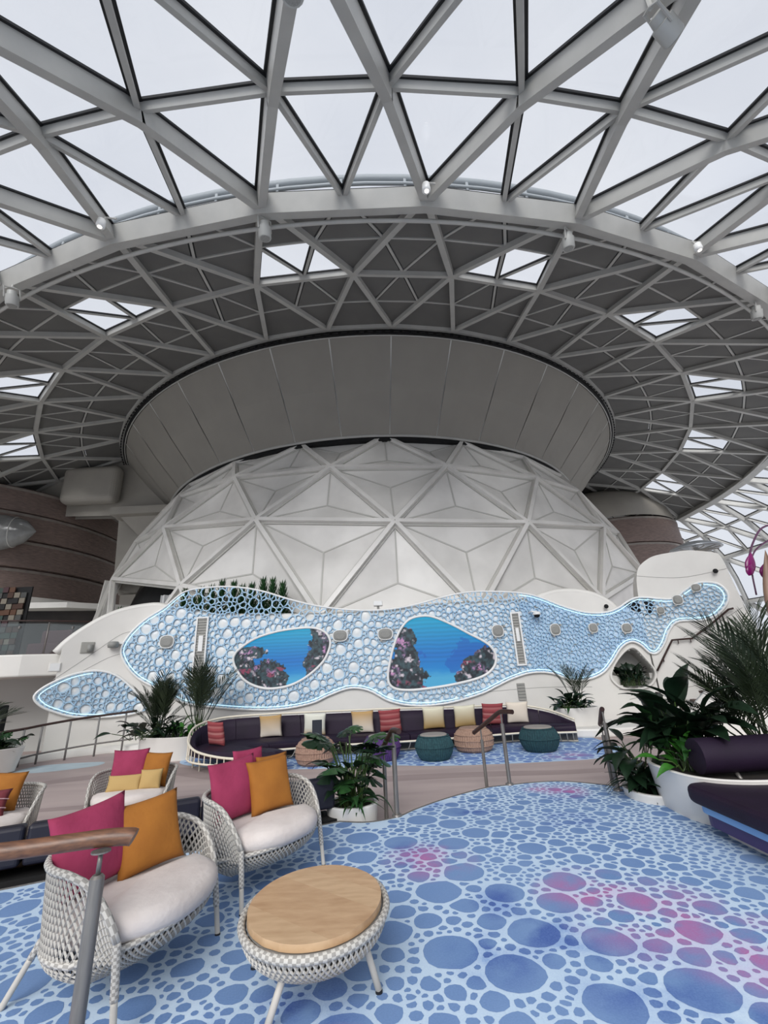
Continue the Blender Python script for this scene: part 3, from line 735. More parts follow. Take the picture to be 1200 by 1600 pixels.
t = thing('dome_camera', 'white dome camera on a short arm above the right tall vent', 'camera', WPT(4.72, 3.1, .1))
q = MB(); q.lathe([(0, .1), (.1, .1), (.13, .03), (.13, 0), (0, 0)], 18, WPT(4.80, 3.15, .28)); q.build('housing', RIMW, t, True)
q = MB(); q.lathe([(.1, 0), (.08, -.06), (0, -.09)], 18, WPT(4.80, 3.15, .28)); q.build('bubble', BLACK, t, True)
q = MB(); q.tube([WPT(4.62, 3.26, .05), WPT(4.66, 3.27, .26), WPT(4.80, 3.25, .28)], .025, 6); q.build('arm', RIMW, t)
def ball(name, x, z, label, cat, off=0.06, r=.07, sd=1):
    t = thing(name, label, cat, WPT(x, z - r, off)); q = MB(); q.lathe([(r * sin(a), -r * cos(a)) for a in np.linspace(0.001, pi - .001, 9)], 14, WPT(x, z, off + r)); q.build('head', BLACK, t, True)
    q = MB(); q.lathe([(0, -.03), (.05, -.03), (.05, .03), (0, .03)], 12, WPT(x, z, off - .02)); q.build('mount', RIMW, t)
ball('spotlight', 9.93, 4.02, 'small black spotlight on the upper face of the white tower', 'lamp')
ball('spotlight', 7.08, 3.30, 'small black spotlight in the dip of the wall top beside the dark notch', 'lamp')
t = thing('projector', 'small white boxy projector standing on the wall top between the screens', 'projector', WPT(-.36, 3.6, -.1))
q = MB(); q.box(WPT(-.36, 3.82, -.1), (.30, .26, .16)); bevel(q.build('body', RIMW, t), .02); q = MB(); q.tube([WPT(-.36, 3.58, -.1), WPT(-.36, 3.76, -.1)], .04, 8); q.build('stem', VENTG, t)
# stair handrail on the tower
t = thing('handrail', 'dark slim handrail climbing the white tower beside the stairs', 'handrail', WPT(8.07, 1.28, .1))
q = MB(); q.tube([WPT(x, z, .13) for x, z in ((8.07, 1.28), (8.34, 1.70), (8.62, 2.14), (9.07, 2.15), (9.55, 2.52), (9.95, 2.88), (10.05, 2.9))], .028, 8); q.build('rail', DKRAIL, t, True)
for x, z in ((8.3, 1.64), (8.75, 2.14), (9.03, 2.15), (9.4, 2.40), (9.8, 2.75)):
    q = MB(); q.tube([WPT(x, z - .1, .03), WPT(x, z - .1, .12), WPT(x, z - .02, .13)], .014, 6); q.build('bracket', DKRAIL, t)
# saucer canopy on the tower
t = thing('saucer_canopy', 'silver shallow saucer with lattice underside on top of the white tower', 'canopy', (10.3, 14.6, 4.75))
q = MB(); q.lathe([(0, .32), (.35, .28), (.75, .12), (.8, .05), (.7, .05), (.3, .12), (0, .14)], 32, (10.7, 14.9, 5.06)); q.build('shell', M('saucer_silver', (150, 154, 158), .3, .6), t, True)
for k in range(12):
    a = 2 * pi * k / 12; q = MB(); q.tube([(10.7 + .1 * cos(a), 14.9 + .1 * sin(a), 5.04), (10.7 + .72 * cos(a + .3), 14.9 + .72 * sin(a + .3), 5.08)], .02, 4); q.build('rib', STEEL, t)
q = MB(); q.tube([(10.7, 14.9, 4.2), (10.7, 14.9, 5.18)], .06, 8); q.build('stem', STEEL, t)
# ================================================================== floors
def floor_mat(name, base, base2):
    m = M(name, base, 0.85, col2=base2, scale=1.1, bump=0.15, bscale=400); return m
def spot_mat():
    """printed carpet ovals: slate blue, ink blue streaks and pink-violet blooms at fixed places on the carpet"""
    m = bpy.data.materials.new('printed_ovals'); m.use_nodes = True; n = m.node_tree.nodes; l = m.node_tree.links; p = n['Principled BSDF']; p.inputs['Roughness'].default_value = 0.85
    g = n.new('ShaderNodeNewGeometry')
    def noise(s, d=5):
        x = n.new('ShaderNodeTexNoise'); x.inputs['Scale'].default_value = s; x.inputs['Detail'].default_value = d; l.new(g.outputs['Position'], x.inputs['Vector']); return x.outputs['Fac']
    def ramp(f, a, b):
        r = n.new('ShaderNodeMapRange'); r.inputs[1].default_value = a; r.inputs[2].default_value = b; l.new(f, r.inputs[0]); return r.outputs[0]
    def math_(op, a, b):
        x = n.new('ShaderNodeMath'); x.operation = op
        for i, v in enumerate((a, b)):
            if isinstance(v, (int, float)): x.inputs[i].default_value = v
            else: l.new(v, x.inputs[i])
        return x.outputs[0]
    def blob(x, y, r):
        d = n.new('ShaderNodeVectorMath'); d.operation = 'DISTANCE'; l.new(g.outputs['Position'], d.inputs[0]); d.inputs[1].default_value = (x, y, 0); return ramp(d.outputs['Value'], r, r * .25)
    def mixc(f, a, b):
        x = n.new('ShaderNodeMix'); x.data_type = 'RGBA'; l.new(f, x.inputs[0])
        for i, v in ((6, a), (7, b)):
            if isinstance(v, tuple): x.inputs[i].default_value = lin(v)
            else: l.new(v, x.inputs[i])
        return x.outputs[2]
    return m, n, l, p, noise, ramp, math_, blob, mixc
def print_material(name, c0, c1, ink, pink, pk):
    m, n, l, p, noise, ramp, math_, blob, mixc = spot_mat(); m.name = name
    col = mixc(ramp(noise(.8), .35, .65), c0, c1)
    inkm = None
    for x, y, r in ((1.30, 3.25, .5), (1.6, 2.75, .48), (1.0, 3.7, .45), (.75, 4.15, .35), (-.55, 3.1, .4), (.35, 6.9, .5), (.15, 5.2, .45), (.9, 6.4, .3), (-1.0, 2.7, .5), (1.9, 5.9, .4), (2.2, 6.9, .5), (.55, 3.5, .35)):
        b = blob(x, y, r); inkm = b if inkm is None else math_('MAXIMUM', inkm, b)
    inkm = math_('MULTIPLY', inkm, ramp(noise(3.5), .40, .60)); col = mixc(inkm, col, ink)
    pm = None
    for x, y, r in ((1.75, 3.85, .7), (1.45, 4.25, .5), (2.1, 3.4, .6), (.25, 5.0, .5), (2.3, 7.1, .40), (-1.9, 2.6, .5), (-.35, 2.75, .28), (2.0, 7.3, .3), (3.6, 10.6, .7)):
        b = blob(x, y, r); pm = b if pm is None else math_('MAXIMUM', pm, b)
    pm = math_('MULTIPLY', math_('MULTIPLY', pm, ramp(noise(3.0), .36, .58)), pk); col = mixc(pm, col, pink)
    fine = ramp(noise(90, 2), .2, .8); col = mixc(math_('MULTIPLY', fine, .25), col, tuple(min(255, v + 45) for v in c1))
    l.new(col, p.inputs['Base Color']); return m
CARPET = print_material('carpet_ground', (172, 196, 224), (188, 208, 231), (122, 154, 206), (200, 160, 205), .55)
SPOT = print_material('carpet_ovals', (112, 142, 186), (94, 127, 176), (54, 84, 156), (176, 92, 150), .9)
TCARPET = print_material('terrace_carpet_ground', (164, 190, 222), (184, 206, 232), (110, 146, 204), (200, 160, 205), .6)
TSPOT = print_material('terrace_carpet_ovals', (112, 144, 196), (92, 124, 186), (60, 90, 168), (176, 92, 150), .8)
EDGE = [(-7.5, 3.0), (-3.62, 4.82), (-2.05, 5.60), (-0.73, 6.26), (-0.38, 6.18), (-0.03, 6.32), (0.22, 6.61), (0.68, 7.04), (1.3, 7.47), (1.67, 7.56), (2.01, 7.63), (2.39, 7.63), (2.72, 7.48), (3.2, 7.1), (4.2, 7.0), (7.5, 7.0)]
sm = [(p.x, p.y) for p in catmull([(x, y, 0) for x, y in EDGE[3:14]], 60)]
FLOOR_POLY = EDGE[:3] + sm + EDGE[14:] + [(7.5, -4), (-7.5, -4)]
floor_ = struct(thing('floor', loc=(0, 3, 0)))
q = MB(); q.prism(FLOOR_POLY, -0.25, 0.0); q.build('carpet', CARPET, floor_)
q = MB(); q.tube([(x, y, -0.004) for x, y in EDGE[:3] + sm + EDGE[14:]], 0.014, 6); q.build('metal_edging', INOX, floor_)
def print_spots(poly, bb, levels, z, mat, parent, cull):
    D0 = poly
    def ok(X, Y, r):
        m = inside(D0, X, Y); D, _, _ = edge_dist(D0, X, Y); return m & (D > r * 1.05) & cull(X, Y)
    P, R = darts(bb, ok, levels, 0.96); n = len(P)
    cells = power_cells(P, R, n, 16); q = MB()
    for i, c in enumerate(cells):
        if c is None: continue
        m = 18 if R[i] > .1 else (12 if R[i] > .045 else 8)
        cen, ri, ro, rm = round_cell(c, 0.007 + 0.05 * R[i], m)
        rr = np.hypot(*(ri - cen).T); lim = R[i] * 1.12; ri = cen + (ri - cen) * np.minimum(1, lim / np.maximum(rr, 1e-6))[:, None]
        if not inside(D0, ri[:, 0], ri[:, 1]).all(): continue
        q.add([(x, y, z) for x, y in ri], [tuple(range(m))])
    o = q.build('printed_ovals', mat, parent); o['kind'] = 'stuff'
vis = lambda X, Y: (np.abs(X) < 0.98 * Y + 0.5) & (Y > 1.9)
gA = lambda X, Y: vnoise(X * .75 + 3, Y * .75, 77) > 0.50
gC = lambda X, Y: vnoise(X * .75 + 3, Y * .75, 77) > 0.12
gB = lambda X, Y: vnoise(X * .75 + 3, Y * .75, 77) > 0.30
print_spots(FLOOR_POLY, (-4.2, 1.9, 4.6, 7.7), [(.14, .20, 420, gA), (.08, .115, 1500, gC), (.055, .075, 2600, gB), (.028, .042, 26000, None), (.018, .024, 12000, None)], 0.0012, SPOT, floor_, vis)

TERR = M('terrace_beige_carpet', (182, 166, 162), .85, col2=(166, 150, 147), scale=1.2, bump=.1, bscale=300, stretch=(.25, 1.6, 1))
TERR2 = M('terrace_taupe_stripe', (160, 144, 141), .85, col2=(150, 134, 132), scale=1.5, stretch=(.3, 1.5, 1))
PALEB = M('pale_blue_inlay', (172, 188, 196), .85, col2=(186, 200, 206), scale=2)
terrace = struct(thing('floor', loc=(0, 10, ZL)))
q = MB(); q.prism([(-20, 2.5), (20, 2.5), (20, 20), (-20, 20)], ZL - .1, ZL); q.build('terrace_carpet', TERR, terrace)
def inlay(name, pts, z, mat, n=60):
    c = catmull([(x, y, 0) for x, y in pts], n, True); q = MB(); q.add([(p.x, p.y, z) for p in c], [tuple(range(n))])
    o = q.build(name, mat, terrace)
    me = o.data
    if me.polygons[0].normal.z < 0: me.flip_normals()
    return [(p.x, p.y) for p in c]
bl = inlay('blue_inlay', [(-5.4, 12.3), (-4.7, 11.55), (-3.2, 10.9), (-1.65, 10.55), (-.3, 10.55), (1.05, 10.2), (3.0, 10.1), (4.2, 10.2), (5.0, 10.9), (5.1, 11.9), (4.9, 13.2), (3.5, 14.2), (0, 14.2), (-3.5, 14.2), (-5.2, 13.4)], ZL + .0015, TCARPET)
print_spots(bl, (-5.5, 10, 5.3, 14.2), [(.12, .18, 500, None), (.07, .10, 2500, None), (.04, .055, 6000, None)], ZL + .003, TSPOT, terrace, lambda X, Y: Y < 13.9)
inlay('pale_inlay', [(-9.3, 11.9), (-8.6, 11.75), (-8.0, 11.95), (-7.5, 12.3), (-7.55, 12.75), (-8.0, 12.9), (-9.2, 12.75)], ZL + .0015, PALEB)
def stripe(pts, w):
    c = catmull([(x, y, 0) for x, y in pts], 50); L = []
    for i, p in enumerate(c):
        d = (c[min(i + 1, 49)] - c[max(i - 1, 0)]).normalized(); nrm = Vector((-d.y, d.x, 0)); f = 0.4 + 0.6 * sin(pi * i / 49)
        L.append([p + nrm * w * f / 2 + Vector((0, 0, ZL + .0012)), p - nrm * w * f / 2 + Vector((0, 0, ZL + .0012))])
    q = MB(); q.grid(L); q.build('taupe_stripe', TERR2, terrace)
stripe([(-6.5, 8.3), (-4, 8.6), (-1.5, 9.2), (1, 9.35), (3.2, 9.15), (5, 9.3)], .45)
stripe([(-8.5, 9.6), (-7, 10.8), (-5.2, 11.2), (-3.5, 10.2), (-2, 9.4)], .7)
# the two steps between the upper deck and the terrace
q = MB()
pts = [p for p in sm if 0.0 < p[0] < 2.9]
for k, (dz, dd) in enumerate(((-.10, .34),)):
    poly = [(x, y + .01) for x, y in pts] + [(x - .12, y + dd) for x, y in reversed(pts)]
    q.prism(poly, ZL, dz)
q.build('step', TERR, terrace)

# ================================================================== handrails
WOODR = M('warm_wood_rail', (116, 80, 58), .42, col2=(86, 58, 44), scale=9, stretch=(1, 8, 8))
def post(q, x, y, z0, z1, r=.026, flange=True):
    q.tube([(x, y, z0), (x, y, z1 - .16)], r, 12); q.tube([(x, y, z1 - .17), (x, y, z1)], r * .45, 8)
    if flange: q.lathe([(0, .022), (r * 1.9, .022), (r * 2.1, 0), (0, 0)], 18, (x, y, z0))
t = thing('handrail', 'brown wooden handrail on a thick steel post in front of the nearest woven chair', 'handrail', (-1.5, 2.6, 0))
rp_ = [(-3.3, 2.30, .945), (-2.5, 2.46, .945), (-1.97, 2.56, .95), (-1.70, 2.62, .955), (-1.52, 2.665, .958), (-1.41, 2.69, .952), (-1.385, 2.695, .945)]
q = MB(); q.tube(catmull(rp_, 30), .040, 14); autosmooth(q.build('rail', WOODR, t, True))
q = MB(); x, y = -1.515, 2.64
q.tube([(x, y, 0), (x, y, .80)], .033, 16); q.lathe([(.033, .80), (.022, .812), (0, .812)], 16, (x, y, 0)); autosmooth(q.build('post', INOX, t, True))
q = MB(); q.tube([(x, y, .81), (x, y, .905)], .011, 10); q.build('pin', INOX, t, True)
q = MB(); q.lathe([(0, .912), (.045, .912), (.045, .905), (0, .905)], 18, (x, y, 0)); q.build('saddle', INOX, t)
q = MB(); q.lathe([(0, .02), (.06, .02), (.065, 0), (0, 0)], 18, (x, y, 0)); q.build('flange', INOX, t)
def step_rail(label, top, low, ext0, ext1, zt, zl):
    t = thing('handrail', label, 'handrail', (top[0], top[1], 0))
    q = MB(); post(q, top[0], top[1], 0.0, zt, .03); autosmooth(q.build('post', INOX, t, True))
    q = MB(); post(q, low[0], low[1], ZL, zl, .026); autosmooth(q.build('post', INOX, t, True))
    T = Vector((*top, zt + .02)); L = Vector((*low, zl + .02)); d = L - T
    pth = [T - Vector((d.x, d.y, 0)) * ext0, T - Vector((d.x, d.y, 0)) * ext0 * .4, T + d * .08, T + d * .5, L, L + d * ext1]
    q = MB(); q.tube(catmull([tuple(p) for p in pth], 22), .034, 10); autosmooth(q.build('rail', DKRAIL, t, True))
step_rail('dark topped steel step rail beside the monstera, left of the steps', (-.03, 6.36), (-.17, 6.75), .55, .25, .945, .70)
step_rail('dark topped steel step rail in the middle, before the right tan pouf', (1.67, 7.58), (1.40, 8.0), .5, .35, .985, .72)
step_rail('dark topped steel step rail at the right, beside the big white planter', (3.0, 6.98), (3.13, 7.42), .06, .2, 1.0, .78)
# guard rail along the left part of the terrace wall
t = thing('handrail', 'thin bronze topped rail with grey posts along the left terrace wall', 'handrail', (-9, 13.2, ZL))
gp = [(-9.75, 12.65), (-9.55, 13.0), (-9.1, 13.45), (-8.55, 13.85), (-7.95, 14.15)]
rp_ = [(-10.15, 12.3, .66), (-9.75, 12.65, .70), (-9.55, 13.0, .74), (-9.1, 13.45, .80), (-8.55, 13.85, .85), (-7.7, 14.25, .91)]
q = MB(); q.tube(catmull(rp_, 30), .032, 8); q.build('rail', DKRAIL, t, True)
q = MB(); q.tube(catmull([(x, y, ZL + .16 + .04 * i) for i, (x, y, z) in enumerate(rp_)], 30), .022, 8); q.build('lower_rail', INOX, t, True)
for (x, y), z in zip(gp, (.70, .74, .80, .85, .90)):
    q = MB(); q.tube([(x, y, ZL), (x, y, z)], .026, 8); q.build('post', M('grey_post', (128, 126, 124), .5) if 'grey_post' not in bpy.data.materials else bpy.data.materials['grey_post'], t, True)

# ================================================================== woven seating
CORD = M('woven_cord_light', (196, 193, 187), .8, bump=.3, bscale=200); CORD2 = M('woven_cord_grey', (150, 147, 142), .8)
LEGM = M('stone_grey_leg', (192, 187, 178), .5); FOOT = M('black_foot', (18, 18, 20), .6)
CUSH = M('off_white_cushion', (212, 204, 200), .9, col2=(202, 193, 189), scale=5, bump=.25, bscale=25)
PINK = M('raspberry_fabric', (152, 48, 84), .85, col2=(138, 40, 74), scale=5, bump=.2, bscale=30)
OCHRE = M('ochre_fabric', (158, 100, 32), .85, col2=(146, 90, 27), scale=5, bump=.2, bscale=30)
def weave(q, S_, nu, nv_steps, slope, r, closed, u0=0., u1=1., mi=0):
    """diagonal cords both ways over the surface S_(u, v)"""
    for dr in (1, -1):
        for i in range(-int(slope * nu) if not closed else 0, nu + (int(slope * nu) if not closed else 0)):
            pts = []
            for j in range(nv_steps + 1):
                v = j / nv_steps; u = i / nu + dr * slope * v
                if closed: u %= 1.0
                elif u < -1e-6 or u > 1 + 1e-6: continue
                pts.append(S_(u, v))
            if len(pts) > 1: q.tube(pts, r, 4, mi=mi if dr > 0 else mi + 1)
def make_chair(wd=1.0):
    """local frame: x across the seat, +y is the front"""
    root = thing('woven_armchair', loc=(0, 0, 0)); a = .56 * wd
    def plan(ph, s=1.0): # ph 0..1 round the back from right front to left front
        an = radians(28) - ph * radians(236); e = 2.4
        c, s_ = cos(an), sin(an)
        return Vector((a * s * np.sign(c) * abs(c) ** (2 / e), .46 * s * np.sign(s_) * abs(s_) ** (2 / e) * (1 if s_ < 0 else 1.0), 0))
    def rimz(ph):
        t_ = min(ph, 1 - ph) / .5; return .40 + .30 * (1 - (1 - min(1, t_ / .34)) ** 2.2) + .03 * t_
    def side(u, v):
        p = plan(u, .94 + .06 * v); p.z = .30 + (rimz(u) - .30) * v; return p
    # rim with wrapped cord, running down into both front legs
    rimp = [plan(u) + Vector((0, 0, rimz(u))) for u in np.linspace(0, 1, 90)]
    q = MB(); q.tube(rimp, .021, 8, mi=0, alt=1); q.build('rim', [CORD, CORD2], root, True)
    q = MB(); weave(q, side, 66, 7, .09, .0072, False); q.build('woven_back', [CORD, CORD2], root)
    def band(u, s=.94, z=.30):
        an = 2 * pi * u; e = 2.3; c, s_ = cos(an), sin(an); y = .46 * s * np.sign(s_) * abs(s_) ** (2 / e)
        if y > 0: y *= .92
        return Vector((a * s * np.sign(c) * abs(c) ** (2 / e), y, z + (.07 * max(0, s_) ** .6)))
    q = MB(); q.tube([band(u) for u in np.arange(0, 1, 1 / 110)], .017, 8, True, mi=0, alt=1); q.build('seat_ring', [CORD, CORD2], root, True)
    def bowl(u, v):
        s = .94 - .30 * v ** 1.7; p = band(u, s, .30 - .15 * v ** .8); return p
    q = MB(); weave(q, bowl, 78, 6, .05, .0070, True); q.build('woven_bowl', [CORD, CORD2], root)
    q = MB(); q.grid([[band(u, .55 * f, .155 + .02 * (1 - f)) for f in (.0, .5, 1.15)] for u in np.arange(0, 1, 1 / 32)], True); q.build('seat_base', CORD2, root, True)
    for sx in (1, -1):
        top = plan(0 if sx > 0 else 1); tz = rimz(0); foot = Vector((top.x * 1.02, top.y + .05, 0))
        P_ = [foot + (Vector((top.x, top.y, tz)) - foot) * f for f in np.linspace(0, 1, 30)]
        q = MB(); q.tube(P_[:13], .018, 10); o = q.build('leg', LEGM, root, True)
        q = MB(); q.tube(P_[12:], .021, 8, mi=0, alt=1); q.build('wrap', [CORD, CORD2], o, True)
        q = MB(); q.tube([foot, foot + Vector((0, 0, .012))], .019, 10); q.build('foot_pad', FOOT, o)
        b = Vector((sx * a * .55, -.40, .30)); f = Vector((sx * a * .62, -.56, 0)); P_ = [f + (b - f) * k for k in np.linspace(0, 1, 20)]
        q = MB(); q.tube(P_[:15], .018, 10); o = q.build('leg', LEGM, root, True)
        q = MB(); q.tube(P_[14:], .021, 8, mi=0, alt=1); q.build('wrap', [CORD, CORD2], o, True)
        q = MB(); q.tube([f, f + Vector((0, 0, .012))], .019, 10); q.build('foot_pad', FOOT, o)
    # thick seat cushion following the plan
    def cring(s, z, k=0): 
        out = []
        for i in range(48):
            an = 2 * pi * i / 48; e = 2.3; c, s_ = cos(an), sin(an); y = .44 * s * np.sign(s_) * abs(s_) ** (2 / e)
            zz = z + (.018 if s_ > .2 else 0) + .006 * sin(7 * an) * k
            out.append(Vector((a * .92 * s * np.sign(c) * abs(c) ** (2 / e), y, zz)))
        return out
    q = MB(); q.grid([cring(.2, .33), cring(.85, .33), cring(.95, .345), cring(.995, .38), cring(1.0, .415, 1), cring(.97, .455, 1), cring(.86, .482, 1), cring(.6, .495), cring(.3, .50), cring(.02, .50)], False, True); q.build('seat_cushion', CUSH, root, True)
    return root
def pillow(name, label, cat, mat, w, h, t_, loc, yaw, lean, roll, group=None, mats=None, lump=1.0):
    n = 16; F = []
    for side in (1, -1):
        P = []
        for i in range(n + 1):
            row = []
            for j in range(n + 1):
                u = -1 + 2 * i / n; v = -1 + 2 * j / n; k = max(0, (1 - u ** 2)) ** .5 * max(0, (1 - v ** 2)) ** .5
                pin = 1 - .075 * (1 - abs(u) ** 2.5) * abs(v) ** 3; pin2 = 1 - .075 * (1 - abs(v) ** 2.5) * abs(u) ** 3
                th = t_ / 2 * k ** .8 * (1 + .10 * lump * sin(3.1 * u + 2.2 * v + lump * 2) - .12 * v)
                row.append((w / 2 * u * pin2, side * th, h / 2 * v * pin + h / 2))
            P.append(row)
        F.append(P)
    q = MB(); q.grid(F[0]); q.grid([r for r in reversed(F[1])])
    o = q.build(name, mats or mat, None, True, loc=(0, 0, 0)); tag(o, label, cat, group)
    # merge the seam
    import bmesh
    b = bmesh.new(); b.from_mesh(o.data); bmesh.ops.remove_doubles(b, verts=b.verts, dist=1e-4); bmesh.ops.recalc_face_normals(b, faces=b.faces); b.to_mesh(o.data); b.free()
    o.matrix_world = Matrix.Translation(loc) @ Matrix.Rotation(yaw, 4, 'Z') @ Matrix.Rotation(lean, 4, 'X') @ Matrix.Rotation(roll, 4, 'Y')
    return o
chair = make_chair(.95)
def put(o, x, y, z, ang, label):
    o.location = (x, y, z); o.rotation_euler = (0, 0, ang); tag(o, label, 'chair', 'woven armchairs')
# yaw that turns local +y to direction (dx, dy)
def yaw_of(dx, dy): return atan2(-dx, dy)
CH = [((-1.70, 3.47), (.985, -.17), 0.0, 'nearest white woven armchair with a pink and an ochre pillow behind the wooden handrail'),
      ((-1.24, 4.72), (.86, -.51), 0.0, 'second white woven armchair, beside the round table and before the dark bench end')]
c2 = copy_tree(chair); c3 = copy_tree(chair); c4 = copy_tree(chair)
put(chair, *CH[0][0], 0, yaw_of(*CH[0][1]), CH[0][3]); put(c2, *CH[1][0], 0, yaw_of(*CH[1][1]), CH[1][3])
put(c3, -3.72, 7.05, ZL, yaw_of(.15, -1), 'white woven armchair on the lower terrace with pink, ochre and tan pillows')
put(c4, -4.93, 6.05, ZL, yaw_of(.35, -.95), 'white woven armchair cut by the left edge, holding a striped maroon pillow')
def rel(ch, x, y, z):
    (cx, cy), (dx, dy) = ch; l = hypot(dx, dy); dx, dy = dx / l, dy / l; return (cx + x * dy + y * dx, cy - x * dx + y * dy, z)
# ------------------------------------------------------------------ pillows on the woven chairs
def on_chair(ch, x, y, z, name, label, mat, w, h, t_, dyaw, lean, roll, mats=None):
    px, py, pz = rel(ch, x, y, z); return pillow(name, label, 'pillow', mat, w, h, t_, (px, py, pz), yaw_of(*ch[1]) + dyaw, lean, roll, mats=mats, lump=random.uniform(.6, 1.3))
A1, A2 = (CH[0][0], CH[0][1]), (CH[1][0], CH[1][1])
on_chair(A1, .17, -.20, .50, 'throw_pillow', 'large raspberry pillow behind the ochre one on the nearest armchair', PINK, .50, .48, .17, -.28, .22, .10)
on_chair(A1, -.13, -.02, .50, 'throw_pillow', 'ochre pillow on the nearest armchair, its corner on the seat', OCHRE, .44, .44, .16, -.55, .28, .10)
on_chair(A2, .17, -.17, .49, 'throw_pillow', 'large raspberry pillow at the front left of the second armchair', PINK, .50, .50, .17, -.12, .2, .06)
on_chair(A2, -.11, .0, .50, 'throw_pillow', 'front ochre pillow on the second armchair', OCHRE, .44, .46, .16, -.30, .26, .06)
on_chair(A2, -.10, -.34, .66, 'throw_pillow', 'small raspberry pillow tucked at the back of the second armchair', PINK, .36, .36, .12, -.1, .1, 0)
on_chair(A2, -.28, -.16, .55, 'throw_pillow', 'rear ochre pillow peeking out behind the front one on the second armchair', OCHRE, .40, .40, .12, -.1, .16, 0)
TAN = M('tan_woven_fabric', (190, 160, 106), .9, col2=(172, 142, 90), scale=60, wave='X', detail=1)
MAR = M('maroon_striped_fabric', (112, 44, 52), .85, col2=(92, 34, 44), scale=6)
STR = M('pale_stripe', (186, 150, 156), .85)
A3 = ((-3.72, 7.05), (.15, -1)); A4 = ((-4.93, 6.05), (.35, -.95))
on_chair(A3, .16, -.14, .29, 'throw_pillow', 'raspberry pillow standing on the far woven armchair of the lower terrace', PINK, .50, .50, .15, 0, .2, 0)
on_chair(A3, -.20, -.12, .29, 'throw_pillow', 'ochre pillow standing on the far woven armchair of the lower terrace', OCHRE, .42, .44, .15, -.2, .2, -.05)
on_chair(A3, .10, .12, .29, 'throw_pillow', 'low tan pillow lying before the raspberry one on the far woven armchair', TAN, .46, .22, .12, 0, .4, 0)
on_chair(A3, -.24, .10, .29, 'throw_pillow', 'small tan ribbed pillow before the ochre one on the far woven armchair', TAN, .30, .26, .12, 0, .3, 0)
on_chair(A4, -.02, -.14, .29, 'throw_pillow', 'ochre pillow on the armchair cut by the left edge of the view', OCHRE, .48, .44, .15, -.1, .22, -.08)
on_chair(A4, .42, -.18, .29, 'throw_pillow', 'raspberry pillow just showing at the left edge of the view', PINK, .46, .50, .15, 0, .2, 0)
m_ = on_chair(A4, .06, .16, .29, 'lumbar_pillow', 'maroon lumbar pillow with thin pale stripes on the leftmost armchair', MAR, .62, .30, .15, -.1, .35, 0)
for zz in (.10, .19):
    q = MB(); q.tube([(-.30 + .6 * k / 20, .082 * (1 - (abs(-1 + 2 * k / 20)) ** 2.4) ** .5 + .0 if k not in (0, 20) else 0, zz - .05 * 0) for k in range(21)], .006, 4)
    o = q.build('piping', STR, None, loc=(0, 0, 0)); o.parent = m_

# ------------------------------------------------------------------ round wood topped table
WOOD = M('pale_oak', (194, 162, 128), .5, col2=(168, 134, 100), scale=2.2, stretch=(2.5, 8, 6), lo=.3, hi=.75, detail=8, bump=.05, bscale=30)
WOOD2 = M('pale_oak_light', (200, 170, 136), .5, col2=(174, 142, 108), scale=2.0, stretch=(2.5, 9, 6), lo=.3, hi=.75, detail=8)
table = thing('side_table', 'low woven bowl table with a round pale oak top and slanted legs', 'table', (-.53, 3.29, 0))
tx, ty = .408, .496; TC = Vector((-.53, 3.29, 0))
def tring(s, z, n=72): return [TC + Vector((tx * s * cos(2 * pi * i / n), ty * s * sin(2 * pi * i / n), z)) for i in range(n)]
nb_ = 5; rot = radians(-32)          # boards run across the top
for b in range(nb_):
    lo_, hi_ = -1 + 2 * b / nb_ + .0004, -1 + 2 * (b + 1) / nb_ - .0004; A = []; B = []
    for k in range(13):
        v = lo_ + (hi_ - lo_) * k / 12; u = sqrt(max(0, 1 - v * v)); A.append((u, v)); B.append((-u, v))
    poly = [(TC.x + tx * .965 * (u * cos(rot) - v * sin(rot)), TC.y + ty * .965 * (u * sin(rot) + v * cos(rot))) for u, v in A + B[::-1]]
    q = MB(); q.prism(poly, .385, .42); q.build('top_board', WOOD if b % 3 else WOOD2, table)
q = MB(); q.tube([TC + Vector((tx * 1.035 * cos(a), ty * 1.035 * sin(a), .372)) for a in np.arange(0, 2 * pi, 2 * pi / 130)], .022, 8, True, mi=0, alt=1); q.build('rim', [CORD, CORD2], table, True)
q = MB(); q.grid([tring(.97, .378), tring(.4, .376), tring(.02, .376)], False, True); q.build('tray', CORD2, table)
def tbowl(u, v):
    s = 1.03 - .36 * v ** 1.8; a = 2 * pi * u; return TC + Vector((tx * s * cos(a), ty * s * sin(a), .36 - .16 * v ** .8))
q = MB(); weave(q, tbowl, 84, 6, .05, .007, True); q.build('woven_bowl', [CORD, CORD2], table)
q = MB(); q.grid([tring(.67, .20), tring(.3, .195), tring(.02, .195)], False, True); q.build('bowl_base', CORD2, table)
for fx, fy, bx, by in ((-.73, 2.93, -.62, 3.02), (-.165, 3.225, -.27, 3.25), (-.50, 3.78, -.52, 3.58), (-.95, 3.5, -.82, 3.42)):
    q = MB(); q.tube([(fx, fy, .012), (bx, by, .30)], .019, 12); o = q.build('leg', LEGM, table, True)
    q = MB(); q.tube([(fx, fy, 0), (fx, fy, .014)], .02, 12); q.build('foot_pad', FOOT, o)

